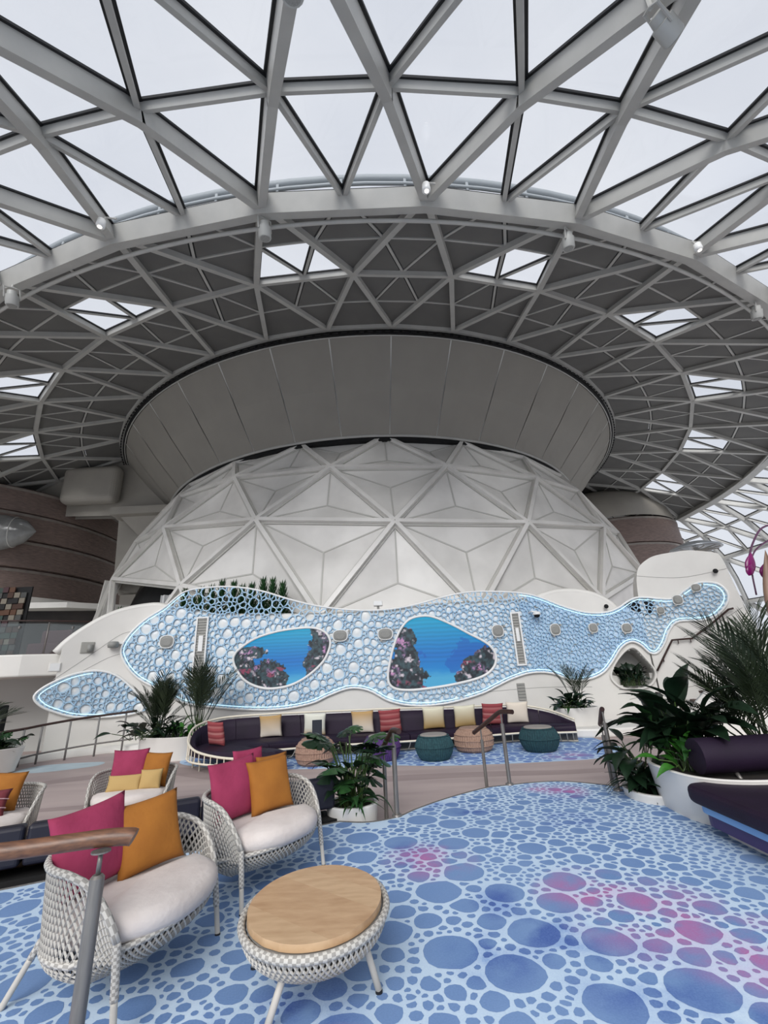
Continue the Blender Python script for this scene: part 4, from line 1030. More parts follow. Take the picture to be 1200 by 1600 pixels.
# ------------------------------------------------------------------ dark bench along the edge of the upper deck
PURP = M('aubergine_vinyl', (34, 20, 42), .6, col2=(29, 17, 36), spec=.3, scale=3, bump=.08, bscale=60)
NAVY = M('dark_navy_vinyl', (24, 22, 38), .5, col2=(20, 19, 33), scale=3)
bench = thing('banquette', 'long dark upholstered bench whose back borders the blue deck on the left', 'bench', (-3, 5.2, ZL))
d = Vector((-3.62 + .77, 4.82 - 6.24, 0)).normalized(); nrm = Vector((d.y, -d.x, 0))
if nrm.y < 0: nrm = -nrm
p0 = Vector((-.77, 6.30, 0)) + nrm * .04
for i, (a, b) in enumerate(((0, 1.55), (1.57, 3.12), (3.14, 4.7), (4.72, 6.6))):
    q = MB(); q.beam(p0 + d * a + nrm * .07, p0 + d * b + nrm * .07, .15, .34, (0, 0, 1), .46); bevel(q.build('back_cushion', NAVY, bench), .035, 3)
    q = MB(); q.beam(p0 + d * a + nrm * .40, p0 + d * b + nrm * .40, .50, .13, (0, 0, 1), .24); bevel(q.build('seat_cushion', NAVY, bench), .035, 3)
q = MB(); q.beam(p0 + nrm * .22, p0 + d * 6.6 + nrm * .22, .34, .20, (0, 0, 1), .02); q.build('plinth', BLACK, bench)
q = MB(); q.beam(p0 + nrm * .70, p0 + d * 6.6 + nrm * .70, .10, .40, (0, 0, 1), .19); q.build('wood_ledge', M('tan_wood_ledge', (176, 146, 112), .5, col2=(160, 130, 96), scale=10), bench)
for i in range(9):
    c = p0 + d * (.25 + .8 * i) + nrm * .05; q = MB(); q.tube([(c.x, c.y, .0), (c.x, c.y, .14)], .016, 8); q.build('leg', INOX, bench, True)
q = MB(); q.box(p0 + d * .0 + nrm * .1 + Vector((0, 0, .012)), (.34, .30, .024), atan2(d.y, d.x)); q.build('foot_plate', BLACK, bench)

# ------------------------------------------------------------------ long curved sofa under the screens
CREAM = M('cream_painted_tube', (226, 218, 200), .4)
sofa = thing('curved_sofa', 'long curving aubergine sofa in a cream tube cage below the wall screens', 'sofa', (-.4, 12.6, ZL))
DY = .42
FR = [(4.45, 12.02), (3.8, 12.12), (3.15, 12.32), (1.96, 12.12), (.36, 11.92), (-1.22, 11.88), (-2.4, 11.72), (-3.2, 11.5), (-3.42, 11.30), (-3.1, 11.02), (-2.6, 10.80), (-2.35, 10.5), (-2.5, 10.25)]
BK = [(4.6, 12.45), (4.15, 13.0), (3.35, 13.3), (2.08, 13.05), (0, 12.82), (-2.05, 12.92), (-3.6, 12.95), (-4.6, 12.75), (-5.0, 12.15), (-4.9, 11.5), (-4.45, 10.85), (-3.7, 10.38), (-2.95, 10.18)]
BZ = [.26, .46, .60, .64, .70, .71, .71, .69, .58, .36, .20, .11, .08]
NS = 109
FRc = catmull([(x, y, 0) for x, y in FR], NS); BKc = catmull([(x, y, z) for (x, y), z in zip(BK, BZ)], NS)
SZ = .20
def seatsec(i):
    f = FRc[i]; b = Vector((BKc[i].x, BKc[i].y, 0)); g = lambda t_, z: b + (f - b) * t_ + Vector((0, 0, z))
    return [g(.12, SZ - .14), g(.12, SZ - .01), g(.4, SZ + .012), g(.8, SZ + .012), g(.94, SZ), g(.995, SZ - .03), g(1.0, SZ - .08), g(.985, SZ - .13), g(.9, SZ - .145)]
def backsec(i):
    f = FRc[i]; b = Vector((BKc[i].x, BKc[i].y, 0)); h = BKc[i].z - .03; ln = (f - b).length; u = (f - b) / ln
    hh = max(h, SZ + .03); lean_ = .16
    return [b + u * .05 + Vector((0, 0, SZ - .12)), b + u * .24 + Vector((0, 0, SZ - .10)), b + u * .21 + Vector((0, 0, SZ + .6 * (hh - SZ))), b + u * .16 + Vector((0, 0, hh - .03)), b + u * .10 + Vector((0, 0, hh)), b + u * .05 + Vector((0, 0, hh - .03))]
cuts = [0, 12, 24, 36, 48, 60, 72, 84, 96, 108]
for a, b in zip(cuts[:-1], cuts[1:]):
    for nm, fn in (('seat_cushion', seatsec), ('back_cushion', backsec)):
        S_ = [fn(i) for i in range(a, b + 1)]
        S_[0] = [p + (S_[1][k] - p) * .06 for k, p in enumerate(S_[0])]; S_[-1] = [p + (S_[-2][k] - p) * .06 for k, p in enumerate(S_[-1])]
        q = MB(); q.grid(S_, False, True); q.add(S_[0], [tuple(range(len(S_[0])))]); q.add(S_[-1], [tuple(reversed(range(len(S_[0]))))])
        autosmooth(q.build(nm, PURP, sofa, True), 50)
q = MB(); q.tube([p + Vector((0, 0, .02)) for p in BKc], .026, 8); q.build('top_rail', CREAM, sofa, True)
lowb = [Vector((BKc[i].x, BKc[i].y, -.02)) for i in range(NS)]
q = MB(); q.tube(lowb, .022, 8); q.build('lower_rail', CREAM, sofa, True)
q = MB(); q.tube([Vector((p.x, p.y, SZ - .155)) for p in FRc], .024, 8); q.build('front_rail', CREAM, sofa, True)
q = MB()
for i in range(0, NS, 2): q.tube([lowb[i], BKc[i] + Vector((0, 0, .01))], .011, 5)
o = q.build('back_spindles', CREAM, sofa); o['kind'] = 'stuff'
q = MB(); CRB = M('darker_cream_tube', (176, 170, 158), .5)  # darker cream for the tubes below the seat
for i in range(2, NS, 2):
    f = FRc[i]; b = Vector((BKc[i].x, BKc[i].y, 0)); u = (b - f).normalized()
    q.tube(catmull([f + Vector((0, 0, SZ - .17)), f + u * .03 + Vector((0, 0, -.02)), f + u * .14 + Vector((0, 0, -.13)), f + u * .30 + Vector((0, 0, -.18))], 7), .012, 5)
o = q.build('curved_ribs', CRB, sofa); o['kind'] = 'stuff'
q = MB(); q.grid([[FRc[i] + (Vector((BKc[i].x, BKc[i].y, 0)) - FRc[i]) * f + Vector((0, 0, z)) for f, z in ((.42, ZL + .002), (.40, SZ - .15))] for i in range(NS)]); q.build('base_panel', M('grey_base', (96, 98, 100), .7), sofa)
q = MB(); q.tube([FRc[i] + (Vector((BKc[i].x, BKc[i].y, 0)) - FRc[i]) * .34 + Vector((0, 0, ZL + .03)) for i in range(0, NS, 2)], .02, 6); q.build('floor_rail', CRB, sofa, True)
for i in (84, 90, 96, 102):
    f = BKc[i]; q = MB(); q.tube([(f.x * .98, f.y + .1, ZL), (f.x * .98, f.y + .1, 0)], .02, 6); q.build('leg', CRB, sofa)

# scatter pillows along the sofa
def stripe_mat():
    m = M('red_striped_fabric', (176, 74, 82), .85); n = m.node_tree.nodes; l = m.node_tree.links; p = n['Principled BSDF']
    t = n.new('ShaderNodeTexCoord'); s = n.new('ShaderNodeSeparateXYZ'); l.new(t.outputs['Object'], s.inputs[0])
    r = n.new('ShaderNodeValToRGB'); r.color_ramp.interpolation = 'CONSTANT'; mr = n.new('ShaderNodeMapRange'); mr.inputs[1].default_value = 0; mr.inputs[2].default_value = .55
    l.new(s.outputs['Z'], mr.inputs[0]); l.new(mr.outputs[0], r.inputs['Fac']); e = r.color_ramp.elements
    cols = [(150, 66, 72), (132, 56, 62), (158, 80, 82), (170, 108, 106), (136, 56, 62), (154, 72, 76), (172, 112, 110), (132, 54, 60), (152, 70, 74), (162, 96, 96), (130, 52, 58), (148, 66, 70)]
    e[0].position = 0; e[0].color = lin(cols[0]); e[1].position = .08; e[1].color = lin(cols[1])
    for k, c in enumerate(cols[2:]): x = e.new(.16 + k * .083); x.color = lin(c)
    l.new(r.outputs['Color'], p.inputs['Base Color']); return m
def grad_mat(name, low, high, a, b):
    m = M(name, low, .85); n = m.node_tree.nodes; l = m.node_tree.links; p = n['Principled BSDF']
    t = n.new('ShaderNodeTexCoord'); s = n.new('ShaderNodeSeparateXYZ'); l.new(t.outputs['Object'], s.inputs[0])
    r = n.new('ShaderNodeValToRGB'); mr = n.new('ShaderNodeMapRange'); mr.inputs[1].default_value = a; mr.inputs[2].default_value = b
    l.new(s.outputs['Z'], mr.inputs[0]); l.new(mr.outputs[0], r.inputs['Fac']); r.color_ramp.elements[0].color = lin(low); r.color_ramp.elements[1].color = lin(high); l.new(r.outputs['Color'], p.inputs['Base Color']); return m
STRP = stripe_mat(); GW = grad_mat('gold_over_ivory_fabric', (226, 216, 202), (182, 148, 98), .12, .5); WG = grad_mat('ivory_over_gold_fabric', (184, 152, 104), (222, 222, 210), .0, .2); GL = grad_mat('gold_below_ivory_fabric', (176, 146, 94), (218, 214, 192), .1, .52); IV = grad_mat('ivory_fabric', (226, 216, 202), (224, 212, 196), 0, .5)
for (px, py, yaw, lab, mt) in ((-4.25, 11.62, -.55, 'red striped pillow at the far left curve of the sofa', STRP), (-3.22, 12.62, .06, 'gold over ivory pillow, leftmost on the sofa\'s long back', GW),
        (-2.08, 12.55, .02, 'ivory pillow with a gold hem behind the dark menu card', WG), (-.82, 12.50, -.03, 'gold and ivory pillow on the sofa behind the purple pouf', GW),
        (-.10, 12.52, -.05, 'red striped pillow in the middle of the sofa between two gold ones', STRP), (1.02, 12.60, .05, 'ivory topped gold pillow on the sofa above the left teal pouf', GL),
        (1.84, 12.68, .10, 'ivory topped gold pillow on the sofa left of the right striped pillow', GL), (2.58, 12.82, .06, 'red striped pillow near the right end of the sofa', STRP), (3.28, 12.92, -.10, 'plain ivory pillow, rightmost on the sofa', IV)):
    pillow('sofa_pillow', lab, 'pillow', mt, .58, .55, .17, (px, py, SZ + .005), yaw, .22, random.uniform(-.05, .05), lump=random.uniform(.5, 1.2))

# woven poufs
def pouf(x, y, r, h, col, col2, kind, label):
    t = thing('woven_pouf', label, 'pouf', (x, y, ZL), 'woven poufs before the sofa')
    m = M('rope_' + kind + str(len(bpy.data.materials)), col, .85, col2=col2, scale=30)
    N = 96; P = []
    prof = [(.70, .0), (.82, .10), (.93, .28), (.99, .46), (1.0, .56), (.95, .72), (.85, .88), (.74, .97)] if kind == 'barrel' else [(.72, 0), (.88, .10), (.98, .30), (1.0, .50), (.96, .70), (.84, .88), (.68, .97)]
    for i in range(N):
        a = 2 * pi * i / N; k = 1 + (.022 if i % 2 else -.012)
        P.append([(x + r * p * k * cos(a), y + r * p * k * sin(a), ZL + h * z) for p, z in prof])
    q = MB(); q.grid(P, True); q.build('woven_body', m, t)
    q = MB()
    for zz, rr in (((.54, 1.02), (.95, .79)) if kind == 'barrel' else ((.28, .985), (.52, 1.015), (.74, .96))): q.tube([(x + r * rr * cos(a), y + r * rr * sin(a), ZL + h * zz) for a in np.arange(0, 2 * pi, 2 * pi / 48)], .014, 6, True)
    q.build('band', m, t, True)
    q = MB(); pr = [(0, h * 1.02), (r * .66, h * 1.02), (r * .72, h * .99), (r * .72, h * .94), (0, h * .94)]
    q.lathe(pr, 36, (x, y, ZL)); q.build('seat_pad', M('pouf_pad', (150, 144, 138), .85) if 'pouf_pad' not in bpy.data.materials else bpy.data.materials['pouf_pad'], t) if kind == 'barrel' else q.build('lid', m, t)
pouf(-1.82, 11.10, .44, .52, (166, 136, 120), (144, 116, 102), 'round', 'tan woven pouf holding a dark menu card, left of the monstera')
pouf(-.32, 11.20, .42, .50, (84, 54, 112), (66, 40, 92), 'barrel', 'purple rope pouf behind the left step rail')
pouf(.85, 10.95, .42, .50, (38, 76, 82), (26, 58, 66), 'barrel', 'teal rope pouf, the left one of two, below the gold pillows')
pouf(1.86, 11.72, .46, .50, (168, 138, 120), (146, 118, 102), 'round', 'tan woven pouf behind the middle step rail')
pouf(3.30, 11.32, .44, .50, (32, 70, 76), (22, 52, 60), 'barrel', 'teal rope pouf at the right end of the sofa')
t = thing('menu_card', 'dark navy upright card standing on the left tan pouf', 'card', (-.80 - 1.0, 11.0, ZL + .53))
q = MB(); q.box((-.74 - 1.02, 10.95, ZL + .53 + .19), (.22, .02, .38), .05); q.build('card', M('navy_card', (22, 30, 44), .5), t)
q = MB(); q.box((-.74 - 1.02, 10.97, ZL + .535), (.22, .10, .012), .05); q.build('card_foot', M('navy_card_foot', (18, 24, 36), .5), t)

# ------------------------------------------------------------------ right hand banquette and its planter
rs = thing('banquette', 'aubergine banquette with a fat bolster back cut by the right edge, beside the white planter', 'sofa', (4.3, 4.5, 0))
def rbox(x0, x1, y0, y1, z0, z1, name, m, r, par=rs, n=4):
    q = MB(); q.box(((x0 + x1) / 2, (y0 + y1) / 2, (z0 + z1) / 2), (x1 - x0, y1 - y0, z1 - z0)); o = q.build(name, m, par); bevel(o, r, n); return o
def rplan(x0, x1, y0, y1, z0, z1, r, name, m, bev=0.0):
    pts = []
    for cx, cy, a0 in ((x1 - .05, y1 - .05, 0), (x0 + r, y1 - r, 90), (x0 + .05, y0 + .05, 180), (x1 - .05, y0 + .05, 270)):
        rr = r if cx == x0 + r else .05
        pts += [(cx + rr * cos(radians(a0 + k * 15)), cy + rr * sin(radians(a0 + k * 15))) for k in range(7)]
    q = MB(); q.prism(pts, z0, z1); o = q.build(name, m, rs)
    if bev: bevel(o, bev, 3)
    return o
rplan(3.00, 5.6, 3.55, 5.46, .265, .42, .20, 'seat_cushion', PURP, .05)
rplan(3.055, 5.6, 3.60, 5.36, .20, .268, .18, 'blue_trim', M('light_blue_trim', (120, 164, 214), .5))
rplan(3.085, 5.6, 3.63, 5.34, .09, .20, .18, 'purple_base', M('purple_laminate', (58, 40, 92), .4))
rplan(3.22, 5.6, 3.75, 5.30, 0, .09, .15, 'plinth', WHITE)
q = MB(); q.tube(catmull([(3.40, 5.60, .63), (3.43, 5.60, .63), (4.5, 5.64, .63), (5.6, 5.68, .63)], 20), [.155] + [.18] * 18 + [.17], 20); autosmooth(q.build('bolster', PURP, rs, True), 50)
for xx in (3.72, 4.5, 5.3):
    q = MB(); q.tube([(xx, 5.50, .38), (xx, 5.58, .47)], .022, 8); q.build('bolster_pin', INOX, rs, True)
SOIL = M('dark_soil', (36, 28, 22), .95, col2=(26, 20, 16), scale=20)
def planter(name, label, outline, z0, z1, taper, m=WHITE, lip=.04, soil=.05):
    cx = sum(p[0] for p in outline) / len(outline); cy = sum(p[1] for p in outline) / len(outline)
    t = thing(name, label, 'planter', (cx, cy, z0)); sc = lambda s, z: [(cx + (x - cx) * s, cy + (y - cy) * s, z) for x, y in outline]
    e = lip / max(abs(outline[0][0] - cx), .2)
    q = MB(); q.grid([sc(taper, z0), sc(taper + .35 * (1 - taper), z0 + .35 * (z1 - z0)), sc(.99, z1 - .03), sc(1.0, z1 - .01), sc(.99, z1), sc(1 - e, z1), sc(1 - e * 1.2, z1 - soil - .02)], False, True); o = q.build('pot', m, t, True); autosmooth(o, 45)
    q = MB(); q.add(sc(1 - e, z1 - soil), [tuple(range(len(outline)))]); q.build('soil', SOIL, t); return t
def ell(cx, cy, a, b, n=40, e=2.0, rot=0.0):
    out = []
    for i in range(n):
        an = 2 * pi * i / n; c, s_ = cos(an), sin(an); x = a * np.sign(c) * abs(c) ** (2 / e); y = b * np.sign(s_) * abs(s_) ** (2 / e)
        out.append((cx + x * cos(rot) - y * sin(rot), cy + x * sin(rot) + y * cos(rot)))
    return out
planter('planter', 'big flaring white planter of the palm at the right, joined to the banquette', ell(4.05, 5.95, .93, .78, 56, 3.0), 0, .46, .93)
planter('planter', 'low white ring planter at the foot of the big right planter', ell(3.26, 6.62, .30, .42, 36), 0, .10, .95)
planter('planter', 'low round white planter of the monstera beside the steps', ell(-.60, 6.55, .33, .31, 40), ZL, .13, .92)
planter('planter', 'white rounded planter of two palms left of the sofa', ell(-5.95, 13.05, .92, .62, 48, 2.6, -.3), ZL, .34, .96)
planter('planter', 'small white tapered planter right of the sofa\'s end', ell(5.12, 13.55, .58, .40, 40, 2.6), .02, .47, .9)
planter('planter', 'white angular planter at the far left with a dark shrub', ell(-9.95, 12.0, .75, .50, 32, 4, -.5), ZL + .02, .36, .82)
q = MB(); q.prism([(4.3, 12.9), (5.2, 12.6), (6.6, 12.6), (8.4, 12.1), (8.6, 13.9), (4.4, 14.7)], ZL, .02); o = struct(q.build('trim_1', WALLW)); bevel(o, .05, 2)
q = MB()
cv = catmull([(-10.2, 12.95, 0), (-9.4, 13.75, 0), (-8.3, 14.35, 0), (-7.3, 14.2, 0), (-6.9, 13.75, 0), (-6.75, 13.3, 0)], 40)
q.grid([[(p.x, p.y, ZL), (p.x, p.y, ZL + .16), (p.x + .0, p.y + .12, ZL + .18), (p.x, p.y + .5, ZL + .18)] for p in cv]); struct(q.build('baseboard_front', WALLW, None, True))
# ================================================================== plants
def leafmat(name, c, c2, rough=.4):
    m = M(name, c, rough, col2=c2, scale=6); return m
LDK = leafmat('deep_green_leaf', (24, 46, 28), (17, 35, 22)); LMD = leafmat('mid_green_leaf', (44, 82, 40), (32, 62, 34)); LBR = leafmat('bright_green_leaf', (62, 122, 42), (48, 100, 36)); LPM = leafmat('palm_green', (42, 54, 32), (32, 44, 28), .5); STEM = leafmat('green_stem', (70, 92, 48), (56, 76, 40))
def mesh_of(q, name, m, smooth=True):
    me = bpy.data.meshes.new(name); me.from_pydata(q.v, [], q.f); me.materials.append(m)
    if smooth: me.polygons.foreach_set('use_smooth', [True] * len(me.polygons))
    return me
def leaf_mesh(W, a, b, m, wav=0.0, tip=1.0):
    """unit long leaf along +y, arching; W half width"""
    q = MB(); P = []
    for i in range(8):
        t_ = i / 7; w = W * (sin(pi * min(1, t_ * 1.0) ** .75)) ** .9 if 0 < i < 7 else .004
        w = max(w, .004); y = t_ * (1 - .12 * b * t_); z = a * t_ - b * t_ * t_
        P.append([(-w, y, z + w * .25 + wav * sin(9 * t_)), (-w * .5, y, z + w * .06), (0, y, z - .01), (w * .5, y, z + w * .06), (w, y, z + w * .25 - wav * sin(8 * t_))])
    q.grid(P); return mesh_of(q, 'leaf', m)
def frond_mesh(n, ll, b, m, ang=55, droop=.25):
    q = MB(); rach = lambda t_: Vector((0, t_ * (1 - .18 * b * t_), .25 * t_ - b * .55 * t_ * t_ + .0))
    q.tube([rach(k / 9) for k in range(10)], [.011 * (1 - .8 * k / 9) for k in range(10)], 4)
    for i in range(n):
        t_ = .16 + .84 * i / (n - 1); o = rach(t_); l = ll * (sin(pi * (.12 + .80 * t_)) ** .8) + .05; d = (rach(min(1, t_ + .02)) - rach(t_ - .02)).normalized()
        an = radians(ang * (1 - .5 * t_) + random.uniform(-5, 5))
        for s in (1, -1):
            side = Vector((s * sin(an), 0, .25)) + d * cos(an); side.normalize(); w = .010 + .006 * sin(pi * t_)
            p1 = o + side * l * .5 + Vector((0, 0, -droop * l * .15)); p2 = o + side * l + Vector((0, 0, -droop * l * .8))
            q.add([o - d * w * .4, o + d * w * .4, p1 + d * w, p1 - d * w, p2], [(0, 1, 2, 3), (3, 2, 4)])
    return mesh_of(q, 'frond', m, False)
def monstera_mesh(m):
    q = MB(); N = 44; ring = []; inner = []
    for i in range(N + 1):
        a = -pi * .93 + 2 * pi * .93 * i / N     # angle from the tip (+y)
        r = .50 * (1 - .18 * abs(sin(a))) + .06 * cos(a)
        notch = 0 if abs(a) < .35 or abs(a) > 2.4 else (.52 if (i % 5) in (0,) else 0)
        rr = r * (1 - notch); x, y = rr * sin(a), .45 + rr * cos(a)
        ring.append((x, y, -.35 * (x * x) * 1.2 - .25 * max(0, y - .4) ** 2)); x, y = .16 * sin(a), .45 + .2 * cos(a); inner.append((x, y, .03))
    q.grid([inner, ring]); q.add(inner + [(0, .45, .02)], [(i, i + 1, N + 1) for i in range(N)]); q.tube([(0, 0, -.05), (0, .25, .0), (0, .45, .022)], .008, 4)
    return mesh_of(q, 'leaf', m)
LEAF_M = {k: [leaf_mesh(W, a, b, m, w) for W, a, b, w in v] for k, m, v in (
    ('dark', LDK, [(.22, .35, .50, .012), (.20, .25, .70, .018), (.25, .18, .42, .012)]), ('mid', LMD, [(.17, .35, .6, .01), (.14, .3, .9, .012)]), ('bright', LBR, [(.20, .35, .6, .01), (.17, .25, .8, .015)]), ('blade', LMD, [(.075, .5, .8, 0), (.065, .6, 1.1, 0)]), ('dblade', LDK, [(.08, .5, .8, 0), (.07, .6, 1.1, 0)]))}
FRON = [frond_mesh(25, .36, .45, LPM, 48), frond_mesh(24, .33, .75, LPM, 50), frond_mesh(24, .38, .30, LPM, 44)]
MONS = [monstera_mesh(LDK), monstera_mesh(LMD)]
def plant(name, label, loc, parts, group=None):
    """parts: (part name, mesh list, count, length range, azimuth range, elevation range, base spread, stem height range)"""
    t = thing(name, label, 'plant', loc, group)
    for pn, ms, n, (l0, l1), (a0, a1), (e0, e1), sp, (h0, h1), *lift in parts:
        lift = lift[0] if lift else .35
        for i in range(n):
            az = radians(a0 + (a1 - a0) * (i + random.random() * .8) / n); el = radians(random.uniform(e0, e1)); L = random.uniform(l0, l1); h = random.uniform(h0, h1)
            d = Vector((-sin(az), cos(az), 0)); b = Vector((random.uniform(-sp, sp), random.uniform(-sp, sp), 0)); tip = b + d * h * cos(el) * (.75 if lift < .5 else .36) + Vector((0, 0, h * max(lift, sin(el))))
            me = random.choice(ms); o = bpy.data.objects.new(pn, me); COL.objects.link(o); o.parent = t
            o.matrix_local = Matrix.Translation(tip) @ Matrix.Rotation(az, 4, 'Z') @ Matrix.Rotation(el, 4, 'X') @ Matrix.Rotation(random.uniform(-.35, .35), 4, 'Y') @ Matrix.Scale(L, 4)
            if h > .12:
                q = MB(); q.tube([Vector(loc) + b, Vector(loc) + b * .6 + tip * .4 + Vector((0, 0, .05)), Vector(loc) + tip], .007 + .004 * L, 4); q.build('stem', STEM, t)
    return t
# right hand group
plant('palm', 'large dark palm rising from the big white planter at the right edge', (4.62, 6.15, .42), [('frond', FRON, 12, (.85, 1.2), (0, 360), (42, 75), .10, (.3, .6)), ('frond', FRON, 6, (.85, 1.1), (50, 120), (35, 60), .08, (.3, .55)), ('frond', FRON, 4, (1.35, 1.6), (-60, 0), (50, 66), .08, (.3, .6))])
plant('palm', 'second palm with drooping fronds behind the right bolster', (4.75, 5.8, .42), [('frond', FRON, 14, (1.0, 1.5), (0, 360), (35, 75), .10, (.2, .6))])
plant('broadleaf_plant', 'big dark broad leafed plant in the right planter, left of the palm', (3.75, 6.45, .40), [('leaf', LEAF_M['dark'], 46, (.48, .70), (0, 360), (10, 60), .26, (.25, .95), .75), ('leaf', LEAF_M['dark'], 24, (.48, .70), (40, 190), (5, 45), .2, (.3, .8), .6), ('leaf', LEAF_M['mid'], 7, (.4, .55), (30, 180), (15, 55), .15, (.3, .8))])
plant('broadleaf_plant', 'dark broad leafed plant rooted in the low ring planter', (3.28, 6.72, .06), [('leaf', LEAF_M['dark'], 40, (.32, .50), (-30, 330), (-15, 45), .14, (.15, .75), .7), ('leaf', LEAF_M['dblade'], 8, (.35, .5), (40, 240), (0, 40), .10, (.05, .2))])
plant('broadleaf_plant', 'bright green leafy clump beside the right bolster', (3.42, 5.95, .42), [('leaf', LEAF_M['bright'], 20, (.20, .32), (0, 360), (10, 65), .10, (.06, .34))])
plant('fern', 'drooping long leafed plant at the back of the ring planter by the step rail', (3.10, 6.55, .06), [('leaf', LEAF_M['dblade'], 16, (.32, .5), (0, 360), (15, 60), .06, (.0, .1))])
# monstera by the steps
plant('monstera', 'glossy dark monstera with split leaves in the low planter beside the steps', (-.60, 6.60, .08), [('leaf', MONS, 30, (.30, .44), (0, 360), (-25, 35), .10, (.30, .84), .95), ('leaf', LEAF_M['dark'], 24, (.22, .34), (0, 360), (0, 45), .16, (.10, .6), .8), ('leaf', LEAF_M['mid'], 12, (.22, .34), (0, 360), (0, 40), .16, (.10, .40))])
plant('bird_nest_fern', 'strap leafed fern spilling over the front of the monstera planter', (-.52, 6.36, .10), [('leaf', LEAF_M['blade'], 16, (.28, .42), (60, 300), (10, 55), .05, (.0, .04))])
# palms left of the sofa
plant('palm', 'short dense dark palm, left one of the two beside the sofa', (-6.45, 13.1, .30), [('frond', FRON, 22, (.95, 1.35), (0, 360), (50, 86), .10, (.2, .45)), ('frond', FRON, 8, (.7, .95), (0, 360), (15, 45), .10, (.2, .4))])
plant('palm', 'taller feathery palm, right one of the two beside the sofa', (-5.35, 13.15, .30), [('frond', FRON, 15, (1.15, 1.6), (0, 360), (48, 84), .08, (.35, .7))])
plant('broadleaf_plant', 'dark broad leaves at the left edge of the two palms\' planter', (-6.65, 12.75, .30), [('leaf', LEAF_M['dark'], 28, (.32, .5), (0, 360), (0, 50), .25, (.1, .6))])
plant('broadleaf_plant', 'bright green leafy clump at the front right of the two palms\' planter', (-5.55, 12.75, .30), [('leaf', LEAF_M['bright'], 20, (.26, .4), (0, 360), (20, 70), .14, (.05, .28))])
plant('fern', 'dark ferny undergrowth between the two palms', (-5.95, 12.85, .30), [('leaf', LEAF_M['dblade'], 34, (.4, .65), (0, 360), (10, 65), .25, (.0, .2))])
# right of the sofa, niche, far left
plant('palm', 'small pale palm in the white planter right of the sofa', (5.2, 13.6, .42), [('frond', FRON, 6, (.75, 1.05), (0, 360), (50, 80), .05, (.25, .5))])
plant('broadleaf_plant', 'dark leafy shrub in the white planter right of the sofa', (4.95, 13.45, .42), [('leaf', LEAF_M['dark'], 60, (.26, .42), (0, 360), (0, 65), .32, (.05, .5)), ('leaf', LEAF_M['mid'], 12, (.2, .3), (0, 360), (0, 60), .28, (.05, .3))])
nn = WPT(7.44, .88, -.16); plant('niche_plant', 'dark leafy plants filling the rounded niche in the wall', (nn.x, nn.y, .88), [('leaf', LEAF_M['dark'], 90, (.26, .42), (0, 360), (5, 75), .36, (.05, .50), .8), ('leaf', LEAF_M['mid'], 8, (.2, .3), (0, 360), (20, 70), .2, (.05, .35))])
plant('broadleaf_plant', 'dark shrub in the angular planter at the far left', (-9.8, 12.0, .30), [('leaf', MONS + LEAF_M['dark'], 30, (.28, .42), (0, 360), (-10, 50), .28, (.1, .6)), ('leaf', LEAF_M['mid'], 6, (.25, .4), (0, 360), (20, 70), .15, (.05, .2))])
plant('palm', 'palm whose frond tips enter the view at the left edge above the bench', (-8.9, 8.6, ZL), [('frond', FRON, 11, (.9, 1.2), (-120, 100), (20, 60), .06, (1.2, 1.6))])
q = MB(); q.lathe([(0, .45), (.36, .45), (.40, .42), (.33, 0), (0, 0)], 32, (-8.9, 8.6, ZL)); tag(q.build('planter', WHITE), 'round white planter of the palm outside the left edge', 'planter')
# conifer hedge behind the open part of the lattice
def conifer(x, y, z, h, label):
    t = thing('conifer', label, 'plant', (x, y, z), 'small conifers behind the bubble wall'); q = MB()
    for i in range(150):
        f = i / 150; a = i * 2.4; r = .34 * (1 - f * .85) + .03; zz = z + h * f; c = Vector((x, y, zz)); d = Vector((cos(a), sin(a), 0)); e = c + d * r + Vector((0, 0, .16)); s = Vector((-d.y, d.x, 0)) * .045
        q.add([c - s, c + s, e + s * .6, e - s * .6, e + d * .05 + Vector((0, 0, .12))], [(0, 1, 2, 3), (3, 2, 4)])
    q.build('foliage', LMD, t); q = MB(); q.tube([(x, y, z), (x, y, z + h * .9)], .03, 5); q.build('trunk', STEM, t)
ORD = 'first second third fourth fifth sixth seventh eighth ninth tenth eleventh'.split()
for i in range(11):
    conifer(-7.65 + i * .40 + random.uniform(-.06, .06), AY - sqrt(18.8 ** 2 - (-7.65 + i * .40 - AX) ** 2) + random.uniform(-.08, .04), 3.2, 1.55 + .12 * sin(i * 1.7) + (.12 if i in (3, 4) else 0) - (.45 if i in (1,) else 0), 'dark green conifer behind the open bubble lattice, ' + ORD[i] + ' from the left')
conifer(-11.9, 19.5, 2.7, 2.0, 'lone dark conifer in the shadowed opening under the white sphere')
q = MB(); aa = np.linspace(-.40, -.13, 14); q.prism([(AX + 18.42 * sin(a), AY - 18.42 * cos(a)) for a in aa] + [(AX + 19.0 * sin(a), AY - 19.0 * cos(a)) for a in aa[::-1]], 2.2, 3.25); tag(q.build('hedge_trough', BLACK), 'long dark trough behind the bubble wall carrying the conifers', 'planter')

# ================================================================== left side: upper deck and banded drum
q = MB()
dk = [(-26, 12.9), (-14.2, 12.6), (-12.0, 13.1), (-10.9, 13.45), (-9.95, 14.1), (-9.3, 15.0), (-8.3, 19), (-8.3, 30), (-26, 30)]
q.prism(dk, 2.02, 2.655); o = struct(q.build('floor', WALLW)); bevel(o, .05, 2)
q = MB(); q.prism([(-26, 15.6), (-11.2, 15.6), (-10.6, 15.9), (-26, 18)], ZL, 2.02); struct(q.build('wall_left', M('shadowed_grey_wall', (176, 176, 172), .6)))
